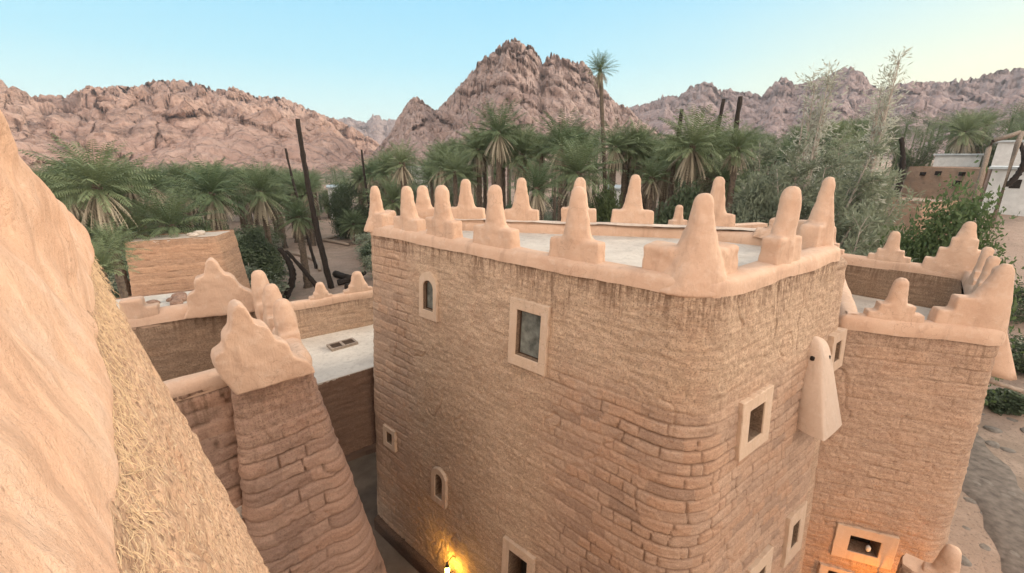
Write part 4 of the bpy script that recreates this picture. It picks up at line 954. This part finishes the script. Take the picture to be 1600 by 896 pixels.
far_house(512, 540, 294, 85, 3, WHITEWASH, TIN, 'low white shed glimpsed right of the tallest burnt trunk', 0, 'shed')
far_house(612, 690, 262, 110, 5, WHITEWASH, TIN, 'white house half hidden by palms beyond the far end of the tower roof', 3)
far_house(596, 612, 258, 100, 4, LIMEWASH_GREEN, TIN, 'small green-sided shed among palms beside the white house', 0, 'shed')
far_house(1095, 1150, 222, 95, 5, WHITEWASH, TIN, 'pale house glimpsed behind the three burnt palm trunks', 2)
far_house(950, 975, 296, 60, 3, WHITEWASH, TIN, 'white hut low in the palm grove behind the tower roof', 0, 'shed')
# leaning frame of pale poles on the right
fr = tag(empty('pole_frame', (*at_dist(1560, 300, 60)[:2], gz(at_dist(1560, 300, 60)))), 'tall crooked frame of pale bent poles beside the white house', 'frame')
for pl in ([(1528, 306), (1545, 232), (1553, 219)], [(1553, 219), (1580, 212), (1596, 206)], [(1570, 290), (1590, 225), (1598, 205)]):
    P_ = [at_dist(u, v, 57) for u, v in pl]
    if pl[0][1] > 280: P_[0][2] = min(P_[0][2], gz(P_[0]))-.1
    V, Fc = tube(P_, [.22, .19, .15], 7); mesh_obj('pole', V, Fc, GREYWOOD, fr)

for i in range(26):
    u_, v_ = (rng.uniform(1512, 1600), rng.uniform(640, 890)); q = ground_at(u_, v_) if 'ground_at' in globals() else on_level(u_, v_, 0)
    rubble(1, q, .3, gz(q)-.12, 'rough grey stone lying along the edge of the dirt track', 'stones along the track', TRACKSTONE)
# ------------------------------------------------------------------ date palms
def frond_set(n, Lr, e0, e1, droop, nl, wl, seed, up=.0, tw=1.0, mw=.030):
    rs = np.random.default_rng(seed); V = []; Fc = []
    for i in range(n):
        q = (i+.5)/n; az = i*2.39996+rs.normal(0, .15); el = e0+(e1-e0)*q+rs.normal(0, .09); Lf = Lr*(.85+.3*rs.random())*(1-.15*abs(q-.5))
        p = np.array([.10*math.cos(az), .10*math.sin(az), -.28*q]); seg = nl; step = Lf/seg; dr_ = droop*(.8+.5*rs.random())
        side = np.array([-math.sin(az), math.cos(az), 0]); pts = []; twist = rs.normal(0, .35)
        for k in range(seg+1):
            t = k/seg; e = el-dr_*t**1.6
            d = np.array([math.cos(az)*math.cos(e), math.sin(az)*math.cos(e), math.sin(e)]); pts.append((p.copy(), d, t)); p = p+d*step
        # midrib
        b = len(V)
        for p_, d, t in pts:
            w = mw*(1-t*.8); V += [tuple(p_+side*w), tuple(p_-side*w)]
        Fc += [(b+2*k, b+2*k+1, b+2*k+3, b+2*k+2) for k in range(seg)]
        for k in range(2, seg+1):
            p_, d, t = pts[k]; nrm = np.cross(side, d); ll = wl*math.sin(math.pi*(.12+.80*t))**.7*(.85+.3*rs.random())
            for s_ in (-1, 1):
                dirv = d*.62+side*s_*(.72)*tw+nrm*(.30+.15*rs.normal())*(1 if twist > -.2 else -.5)+np.array([0, 0, -.18]); dirv /= np.linalg.norm(dirv)
                wv = np.cross(dirv, nrm); wv /= np.linalg.norm(wv)+1e-9; ww = .030+.010*rs.random(); tip = p_+dirv*ll; mid = p_+dirv*ll*.45
                b = len(V); V += [tuple(p_), tuple(mid+wv*ww), tuple(tip+np.array([0, 0, -.10*ll])), tuple(mid-wv*ww)]; Fc.append((b, b+1, b+2, b+3))
    return np.array(V), np.array(Fc)
def me_from(name, V, Fc, m, smooth=False):
    o = mesh_obj(name, V, Fc, m, None, smooth); me = o.data; bpy.data.objects.remove(o); return me
CROWNS = []; SKIRTS = []
for k, (n, L_, e0, e1, dr_, nl, wl) in enumerate([(62, 2.9, 1.45, -.35, .62, 19, .52), (52, 3.1, 1.40, -.25, .60, 19, .54), (68, 2.6, 1.5, -.45, .66, 18, .48), (46, 2.8, 1.45, -.05, .55, 18, .52)]):
    CROWNS.append(me_from('crown', *frond_set(n, L_, e0, e1, dr_, nl, wl, 200+k), PALM))
    SKIRTS.append(me_from('dead_fronds', *frond_set(56, L_*.80, -.62, -1.42, .40, 13, .24, 300+k, tw=.5, mw=.065), PALM_DEAD))
def trunk_mesh(seed):
    rs = np.random.default_rng(seed); V = []; nz = 44; n = 10; bx_, by_ = rs.normal(0, .012, 2)
    for i in range(nz+1):
        t = i/nz; r_ = (.30-.10*t)*(1+.12*(i % 2))*(1+.35*max(0, .08-t)/.08)
        for k in range(n):
            a = 2*math.pi*k/n+i*.3; rr = r_*(1+.10*rs.normal()); V.append((rr*math.cos(a)+bx_*math.sin(t*3), rr*math.sin(a)+by_*math.sin(t*2), t))
    return me_from('trunk', V, grid_cyl(nz, n), PALM_TRUNK)
def grid_cyl(nz, n):
    return np.array([(i*n+k, i*n+(k+1) % n, (i+1)*n+(k+1) % n, (i+1)*n+k) for i in range(nz) for k in range(n)])
TRUNKS = [trunk_mesh(s_) for s_ in (1, 2, 3)]
def palm(top, scale, kind, label, group=None, skirt=True, lean=(0, 0), tr=1.0, rz=None):
    """top = crown centre; the trunk goes down to the ground"""
    gx, gy = top[0]-lean[0], top[1]-lean[1]; g = gz((gx, gy)); hgt = max(top[2]-g, .4)
    t = tag(empty('date_palm', (gx, gy, g-.1)), label, 'palm tree', group)
    def ch(me, loc, sc_, rot): 
        o = bpy.data.objects.new(me.name.split('.')[0], me); COL.objects.link(o); o.parent = t; o.location = loc; o.scale = sc_; o.rotation_euler = rot; return o
    rz = rng.uniform(0, 6.28) if rz is None else rz
    tk = ch(TRUNKS[kind % 3], (0, 0, 0), (tr, tr, hgt+.1), (0, 0, rz))
    if lean != (0, 0):
        tk.rotation_euler = (0, 0, 0); m4 = Matrix(((tr, 0, lean[0], 0), (0, tr, lean[1], 0), (0, 0, hgt+.1, 0), (0, 0, 0, 1)))
        me = tk.data.copy(); me.transform(m4); tk.data = me; tk.scale = (1, 1, 1)
    ch(CROWNS[kind % 4], (lean[0], lean[1], hgt+.1), (scale,)*3, (rng.normal(0, .06), rng.normal(0, .06), rz))
    if skirt: ch(SKIRTS[kind % 4], (lean[0], lean[1], hgt-.15*scale), (scale, scale, scale*1.0), (0, 0, rz*1.7))
    return t
KEY = [  # crown centre in the photo, distance, scale, crown kind, label
    (150, 288, 33, .98, 0, 'big date palm with a wide green crown closest to the peach parapet'),
    (331, 300, 40, 1.08, 2, 'date palm with a thick pale skirt of dead fronds behind the storehouse'),
    (407, 298, 43, 1.02, 0, 'broad date palm with hanging dead fronds beside the tallest burnt trunk'),
    (466, 338, 40, .74, 2, 'small round-headed date palm standing on open sand by the burnt trunk'),
    (268, 350, 34, .92, 1, 'low date palm with arching fronds just left of the skirted palm'),
    (779, 205, 38, .95, 1, 'slender tall date palm rising in front of the rocky peak'),
    (748, 232, 42, .95, 2, 'date palm with a ragged grey skirt just left of the slender tall palm'),
    (816, 240, 40, 1.0, 0, 'date palm with a full crown just right of the slender tall palm'),
    (905, 268, 31, 1.0, 1, 'bright-fronded date palm directly behind the middle of the tower crown'),
    (838, 292, 28, .72, 3, 'short young date palm low behind the tower crown'),
    (1002, 238, 44, .95, 0, 'date palm with a dark crown right of the lone very tall palm'),
    (1128, 282, 33, .92, 2, 'date palm with a brownish skirt below the pair of burnt trunks'),
    (1040, 262, 38, .9, 1, 'date palm with drooping fronds under the single upright burnt trunk'),
    (1507, 205, 88, 1.2, 0, 'date palm rising above the tin-roofed house on the slope'),
]
for u, v, d, s_, k, lab in KEY: palm(at_dist(u, v, d), s_, k, lab)
tp = at_dist(938, 108, 45); bt = at_dist(957, 330, 45)
palm(tp, .60, 3, 'very tall lone date palm with a tiny tuft standing over all others', lean=((tp-bt)[0], (tp-bt)[1]), tr=.8)
o = bpy.data.objects[-1] if False else None
for u, v, d, s_, lab in [(156, 415, 20, .42, 'bushy palm with long bright fronds right behind the straw wall'), (174, 388, 23, .42, 'sprawling low palm just left of the storehouse corner'), (208, 362, 33, .62, 'young palm between the biggest date palm and the storehouse')]:
    palm(at_dist(u, v, d), s_, 3, lab, skirt=False, tr=.5)
# the rest of the grove
def tline(u): return float(np.interp(u, [-200, 300, 550, 600, 680, 740, 800, 1000, 1120, 1400, 1600, 1800], [262, 262, 258, 240, 222, 205, 200, 205, 208, 178, 172, 170]))
cnt = 0; tries = 0
while cnt < 265 and tries < 9000:
    tries += 1; u = rng.uniform(60, 1640) if cnt < 150 or cnt > 225 else rng.uniform(60, 600); d = rng.uniform(38, 100) if rng.random() < .8 else rng.uniform(30, 45)
    if 380 < u < 600 and d < 58: continue
    if u > 1370 and d < 92: continue
    if u < 380 and d < 46: continue
    if 1160 < u < 1370 and d < 50: continue
    v = tline(u)+18+rng.exponential(22 if cnt < 150 else 30)
    p = at_dist(u, v, d); h_ = p[2]-gz(p)
    if not 2.2 < h_ < 14: continue
    side = 'left of the tower house' if u < 590 else ('beyond the tower roof' if u < 1180 else 'on the slope to the right')
    palm(p, rng.uniform(.55, .95), int(rng.integers(4)), 'one of the crowded green date palms in the grove %s' % side, 'grove palms %s' % side, skirt=rng.random() < .75, tr=rng.uniform(.7, 1)); cnt += 1
# the far grove, one mass
def far_grove():
    Vs = []; Fs = []; off = 0
    lo = [frond_set(26, 2.8, 1.4, -.6, 1.1, 9, .6, 400+k) for k in range(3)]
    for i in range(330):
        u = rng.uniform(-150, 1750); d = rng.uniform(85, 190); v = tline(u)+10+rng.exponential(14); p = at_dist(u, v, d)
        if p[2]-gz(p) < 1.5: continue
        V, Fc = lo[i % 3]; a = rng.uniform(0, 6.28); s_ = rng.uniform(.8, 1.25); c_, s2 = math.cos(a), math.sin(a)
        V2 = np.stack([(V[:, 0]*c_-V[:, 1]*s2)*s_, (V[:, 0]*s2+V[:, 1]*c_)*s_, V[:, 2]*s_], 1)+p
        Vs.append(V2); Fs.append(Fc+off); off += len(V2)
        g = gz(p); tv = np.array([(p[0]-.2, p[1], g), (p[0]+.2, p[1], g), (p[0]+.15, p[1], p[2]), (p[0]-.15, p[1], p[2]), (p[0], p[1]-.2, g), (p[0], p[1]+.2, g), (p[0], p[1]+.15, p[2]), (p[0], p[1]-.15, p[2])])
        Vs.append(tv); Fs.append(np.array([[0, 1, 2, 3], [4, 5, 6, 7]])+off); off += 8
    tag(mesh_obj('far_palm_grove', np.concatenate(Vs), np.concatenate(Fs), PALM_FAR, None, False), kind='stuff')
far_grove()

# ------------------------------------------------------------------ broadleaf bushes and tamarisks
def leaf_cloud(n_cl, per, R, size, seed, hollow=.45, clump=.28, aspect=.45, flat=.0):
    rs = np.random.default_rng(seed); R = np.array(R, float)
    P = rs.normal(size=(n_cl*3, 3)); P /= np.linalg.norm(P, axis=1)[:, None]; P *= (hollow+(1-hollow)*rs.random((len(P), 1))**.5)
    nz_ = noise3(P[:, 0]*2.2+seed, P[:, 1]*2.2, P[:, 2]*2.2, seed); P = P[(nz_ > -.22) & (P[:, 2] > -.75)][:n_cl]; P = P*(1+.28*noise3(P[:, 0]*1.6, P[:, 1]*1.6, P[:, 2]*1.6, seed+1)[:, None])
    C_ = np.repeat(P*R, per, 0); n = len(C_); sz = clump*R.mean()
    C_ = C_+rs.normal(size=(n, 3))*sz*np.array([1, 1, .7])*.5
    d = rs.normal(size=(n, 3)); d[:, 2] = d[:, 2]*.6+.35-flat; d /= np.linalg.norm(d, axis=1)[:, None]
    w = np.cross(d, rs.normal(size=(n, 3))); w /= np.linalg.norm(w, axis=1)[:, None]
    s_ = size*(.6+.8*rs.random((n, 1)))
    V = np.stack([C_-d*s_*.5, C_+w*s_*aspect*.5, C_+d*s_*.5, C_-w*s_*aspect*.5], 1).reshape(-1, 3)
    return V, np.arange(n*4).reshape(-1, 4)
def stem_set(R, n, seed, r0=.08, base=-1.0):
    rs = np.random.default_rng(seed); V = []; Fc = []
    for i in range(n):
        a = rs.uniform(0, 6.28); q = rs.uniform(.35, .8)
        pts = [(0.05*math.cos(a), .05*math.sin(a), base*R[2]-.1), (q*.4*R[0]*math.cos(a), q*.4*R[1]*math.sin(a), base*R[2]*.3), (q*R[0]*math.cos(a+.2), q*R[1]*math.sin(a+.2), R[2]*.45)]
        v, f = tube(pts, [r0, r0*.6, r0*.2], 6); b = len(V); V += v; Fc += [tuple(b+k for k in g) for g in f]
    return V, Fc
BUSHES = {}
def bush(p, R, m, label, cat='bush', name='bush', group=None, n_cl=130, per=26, size=.22, seed=0, aspect=.45, hollow=.45):
    """p = ground point; R = half extents; proto meshes are shared and scaled"""
    key = (m.name, seed % 3, n_cl, size)
    if key not in BUSHES:
        s0 = size/ (sum(R)/3)
        BUSHES[key] = (me_from('crown', *leaf_cloud(n_cl, per, (1, 1, 1), s0, 500+seed, .25, .28, aspect), m), me_from('stems', *stem_set((1, 1, 1), 5, 600+seed, .04), BARK, True))
    t = tag(empty(name, (p[0], p[1], p[2])), label, cat, group)
    for me in BUSHES[key]:
        o = bpy.data.objects.new(me.name.split('.')[0], me); COL.objects.link(o); o.parent = t; o.location = (0, 0, R[2]*.92); o.scale = R; o.rotation_euler = (0, 0, 0)
    t.rotation_euler = (0, 0, rng.uniform(0, 6.28)); return t
def ground_at(u, v):                        # where the sight line meets the terrain
    p = on_level(u, v, 0)
    for _ in range(12): p = on_level(u, v, min(gz(p), H-1.5))
    return p
for i, (u, v, d, R, m, lab) in enumerate([
    (1485, 368, 25, (2.2, 2.1, 1.1), BUSH_GREEN, 'dense bright green tree behind the lower house parapet'),
    (398, 392, 41, (1.5, 1.5, 1.2), BUSH_DARK, 'dark green bush right of the storehouse roof'),
    (545, 312, 64, (2.4, 2.2, 1.9), BUSH_DARK, 'round dark bush at the back of the sandy clearing'),
    (1195, 350, 27, (1.6, 1.6, 2.2), TAMARISK, 'wispy grey-green bush behind the right end of the tower crown'),
    (1070, 345, 30, (1.6, 1.5, 1.4), BUSH_DARK, 'low dark bush behind the small far crenel'),
    (945, 320, 34, (1.6, 1.6, 1.2), BUSH_GREEN, 'low bright shrub behind the middle of the tower crown'),
    (590, 395, 45, (1.4, 1.4, .8), BUSH_DARK, 'low scrub on the sand next to the tower corner')]):
    p = at_dist(u, v, d); g = gz(p); R = (R[0], R[1], max(R[2], .6)); 
    top = p[2]+R[2]; Rz = max((top-g)/1.9, R[2]*.7) if top > g else R[2]
    bush((p[0], p[1], g-.05), (R[0], R[1], Rz), m, lab, 'tree' if Rz > 2.6 else 'bush', 'leafy_tree' if Rz > 2.6 else 'bush', None, 650, 60, .19, i)
for i, (u, v, R, m, lab) in enumerate([
    (1598, 430, (1.6, 1.6, 1.2), BUSH_GREEN, 'green leafy bush beyond the corner crenel of the lower house'),
    (1585, 500, (1.5, 1.5, 1.2), BUSH_DARK, 'dark shrub below the wooden spout on the far side of the track'),
    (1600, 580, (1.3, 1.3, .9), BUSH_DARK, 'low dark shrub at the edge of the track'),
    (1570, 640, (.7, .7, .5), BUSH_DARK, 'small scrubby shrub at the bend of the track')]):
    p = ground_at(u, v); bush((p[0], p[1], p[2]-.05), R, m, lab, 'bush', 'bush', None, 150, 34, .17, i)
for i in range(250):
    u = rng.uniform(90, 1640) if i < 115 else (rng.uniform(90, 345) if i < 160 else rng.uniform(560, 1200)); d = rng.uniform(36, 75) if i < 115 else (rng.uniform(33, 50) if i < 160 else rng.uniform(40, 85))
    if 400 < u < 590 and d < 66: continue
    if u > 1330: continue
    p = at_dist(u, 300, d); g = gz(p); s_ = rng.uniform(1.2, 2.6)
    side = 'left of the tower house' if u < 590 else ('beyond the tower roof' if u < 1180 else 'on the slope to the right')
    bush((p[0], p[1], g-.1), (s_*1.2, s_*1.2, s_*rng.uniform(.6, 1.0)), BUSH_DARK if rng.random() < .6 else TAMARISK, 'dark undergrowth bush among the palms %s' % side, 'bush', 'bush', 'undergrowth bushes %s' % side, 200, 40, .20, i)

def tamarisk(base, hgt, spread, seed, label, tw=1.0, emin=.35, pale=False, stems=8, m=TAMARISK, blades=9, name='tamarisk_tree', narrow=1.0):
    rs = np.random.default_rng(seed); t = tag(empty(name, base), label, 'tree'); bv = []; bf = []; LV = []; LD = []
    for i in range(stems):
        a = i*2.4+rs.normal(0, .3); out = spread*rs.uniform(.25, 1.0)*narrow; hh = hgt*(rs.uniform(.6, 1.0)*(1-.25*out/spread) if stems > 6 else  rs.uniform(.86, 1.0))
        ctrl = [np.array([0, 0, 0.]), np.array([out*.3*math.cos(a), out*.3*math.sin(a), hh*.4]), np.array([out*math.cos(a), out*math.sin(a), hh])]
        def bz_(q): return (1-q)**2*ctrl[0]+2*q*(1-q)*ctrl[1]+q*q*ctrl[2]
        qs = np.linspace(0, 1, 12); v, f = tube([bz_(q) for q in qs], list(.13*(1-qs)**.8*hgt/12+.012), 6); b = len(bv); bv += v; bf += [tuple(b+k for k in g) for g in f]
        nb = int(hh*3.2)
        for j in range(nb):
            q = rs.uniform(.18, 1.0); p0 = bz_(q); a2 = rs.uniform(0, 6.28); L_ = tw*(hgt*.17*(1.15-q)*rs.uniform(.6, 1.4)+.5); e = rs.uniform(emin, 1.1 if emin < .5 else 1.4)
            d = np.array([math.cos(a2)*math.cos(e), math.sin(a2)*math.cos(e), math.sin(e)]); pts = [p0, p0+d*L_*.5+np.array([0, 0, .05*L_]), p0+d*L_+np.array([0, 0, -.10*L_])]
            v, f = tube(pts, [.022, .014, .006], 4, False); b = len(bv); bv += v; bf += [tuple(b+k for k in g) for g in f]
            for k in range(int(5+L_*5)):
                w = rs.uniform(.15, 1.05); c = p0+d*L_*w+np.array([0, 0, -.10*L_*w*w]); td = d*.6+rs.normal(size=3)*.55; td[2] += .1; td /= np.linalg.norm(td); tl = rs.uniform(.35, .9)
                for s_ in range(blades):
                    x = rs.random(); LV.append(c+td*tl*x+np.array([0, 0, -.18*tl*x*x])+rs.normal(size=3)*.025); dd = td*.8+rs.normal(size=3)*.5; LD.append(dd/np.linalg.norm(dd))
    LV = np.array(LV); LD = np.array(LD); n = len(LV); w = np.cross(LD, rs.normal(size=(n, 3))); w /= np.linalg.norm(w, axis=1)[:, None]; ll = rs.uniform(.16, .40, (n, 1)); ww = .022+.016*rs.random((n, 1))
    V = np.stack([LV, LV+LD*ll*.5+w*ww, LV+LD*ll, LV+LD*ll*.5-w*ww], 1).reshape(-1, 3)
    o = bpy.data.objects.new('branches', me_from('branches', bv, bf, BARK, True)); COL.objects.link(o); o.parent = t
    o = bpy.data.objects.new('crown', me_from('crown', V, np.arange(n*4).reshape(-1, 4), m)); COL.objects.link(o); o.parent = t
    return t
for u, vtop, d, spr, sd_, lab, kw in [
    (1300, 165, 27, 3.4, 1, 'large feathery grey-green tamarisk behind the right corner of the tower crown', dict(stems=16, blades=13)),
    (1225, 185, 36, 3.8, 2, 'dark dense tamarisk left of the large feathery one', dict(stems=15, blades=12)),
    (1368, 200, 34, 2.6, 3, 'spreading tamarisk in front of the ruined tan house', dict(stems=13)),
    (1262, 172, 41, 3.4, 11, 'dark bushy tree filling the gap behind the large feathery tamarisk', dict(stems=18, m=BUSH_DARK)),
    (1335, 178, 40, 3.2, 12, 'dense greyish tree just right of the gap behind the large feathery tamarisk', dict(stems=18)),
    (1290, 92, 30, 1.1, 4, 'tall pale thin-twigged tree poking above the far ridge', dict(stems=5, m=TAM_PALE, blades=3, narrow=.6, tw=.42, emin=.9)),
    (1402, 74, 30, 1.2, 5, 'tallest pale bare-branched tree leaning over the tamarisk', dict(stems=5, m=TAM_PALE, blades=3, narrow=.6, tw=.42, emin=.9)),
    (1350, 300, 23, 2.4, 6, 'low wispy tamarisk beside the end crenel of the tower', dict(stems=9)),
    (640, 215, 62, 4.5, 7, 'hazy grey tree at the left foot of the rocky peak', dict(stems=10, blades=7)),
    (700, 205, 58, 4.0, 8, 'grey-green feathery tree before the rocky peak', dict(stems=10, blades=7)),
    (1440, 175, 95, 7.0, 9, 'broad dark tree on the slope above the ruined house', dict(stems=10, m=BUSH_DARK, blades=7)),
    (1580, 172, 100, 7.0, 10, 'broad dark tree on the slope above the tall pale house', dict(stems=10, m=BUSH_DARK, blades=7))]:
    p = at_dist(u, vtop, d); g = gz(p); tamarisk((p[0], p[1], g-.1), p[2]-g, spr, 700+sd_, lab, **kw)

# ------------------------------------------------------------------ burnt trunks and logs
def burnt(top, bot, d, r_, label, group=None, ext=True):
    a, b = at_dist(*top, d), at_dist(*bot, d); g = gz(b); q = b+(b-a)/(a[2]-b[2])*(b[2]-g+.2) if (b[2] > g and ext) else b
    n = 26; V = []; k = 9
    P_ = [q+(a-q)*i/n for i in range(n+1)]; ax, ay = rng.normal(0, .30, 2)*(r_/.22)
    for i, p in enumerate(P_):
        t = i/n; rr = r_*(1.15-.45*t)*(1+.10*(i % 2))
        for j in range(k):
            an = 2*math.pi*j/k+.35*i; x = rr*(1+.10*rng.normal()); V.append((p[0]-q[0]+x*math.cos(an)+ax*math.sin(3.1*t), p[1]-q[1]+x*math.sin(an)+ay*math.sin(3.1*t), p[2]-q[2]))
    V.append(tuple(np.array(a)-q)); Fc = [tuple(f) for f in grid_cyl(n, k)]+[(n*k+j, n*k+(j+1) % k, (n+1)*k) for j in range(k)]
    o = mesh_obj('dead_palm_trunk', V, Fc, CHAR); o.location = q; return tag(o, label, 'dead tree', group)
burnt((465, 186), (518, 452), 38.6, .22, 'tallest burnt branchless palm trunk leaning left on the sandy clearing')
burnt((446, 232), (474, 340), 47, .13, 'thin burnt trunk just left of the tallest burnt one')
burnt((565, 234), (578, 305), 54, .15, 'thin burnt pole next to the left end of the tower crown')
burnt((1066, 171), (1056, 270), 42, .22, 'single upright burnt trunk left of the burnt pair')
burnt((1131, 155), (1113, 265), 42, .20, 'slimmer left trunk of the leaning burnt pair')
burnt((1157, 151), (1137, 265), 40, .24, 'thicker right trunk of the leaning burnt pair')
burnt((1156, 210), (1150, 275), 46, .22, 'short burnt stump behind the leaning burnt pair')
burnt((1592, 222), (1572, 292), 60, .22, 'dark leaning trunk under the crooked pole frame', None, False)
burnt((1408, 215), (1402, 262), 70, .3, 'bare dark trunk behind the ruined tan house')
burnt((447, 392), (502, 458), 36, .20, 'thick charred trunk leaning steeply at the near edge of the clearing')
def log(a, b, r_, label, m=GREYWOOD, group=None, lift=0):
    a, b = ground_at(*a), ground_at(*b); n = 14; P_ = [a+(b-a)*i/n for i in range(n+1)]; q = a.copy()
    nn = np.array([-(b-a)[1], (b-a)[0], 0]); nn /= np.linalg.norm(nn); L_ = np.linalg.norm(b-a); bow = rng.uniform(-.12, .12)*L_
    pts = [tuple(p-q+np.array([0, 0, r_*.8+lift*i/n])+nn*bow*math.sin(3.14*i/n)) for i, p in enumerate(P_)]
    V, Fc = tube(pts, [r_*(1.1-.4*i/n)*(1+.08*math.sin(i*2.1)) for i in range(n+1)], 8); o = mesh_obj('log', V, Fc, m); o.location = q; return tag(o, label, 'log', group)
log((440, 396), (500, 425), .22, 'long grey log lying across the sand below the small palm')
log((460, 372), (545, 385), .25, 'straight grey log at the back of the sandy clearing')
log((470, 380), (530, 371), .2, 'paler log behind the straight grey log')
log((405, 425), (455, 430), .25, 'weathered log by the stump at the left of the clearing')
log((525, 432), (568, 446), .30, 'dark thick log on the wood pile beside the tower corner', CHAR, None, .3)
log((528, 446), (572, 438), .26, 'charred log crossing the wood pile by the tower corner', CHAR, None, .5)
log((540, 452), (575, 455), .24, 'lowest charred log of the wood pile by the tower corner', CHAR)
burnt((436, 388), (440, 446), 37, .26, 'short grey palm stump at the left of the sandy clearing')

# ------------------------------------------------------------------ evening air
def haze(density):
    V, Fc = s_box(-1800, 1800, -640, 2350, -4, 215)
    m = bpy.data.materials.new('haze'); m.use_nodes = True; nt = m.node_tree; nt.nodes.clear()
    o_ = nt.nodes.new('ShaderNodeOutputMaterial'); v = nt.nodes.new('ShaderNodeVolumePrincipled'); v.inputs['Color'].default_value = (.80, .86, .95, 1); v.inputs['Density'].default_value = density
    nt.links.new(v.outputs[0], o_.inputs['Volume']); o = fix_normals(mesh_obj('haze', V, Fc, m, None, False)); tag(o, kind='stuff')
if True: haze(.00022)
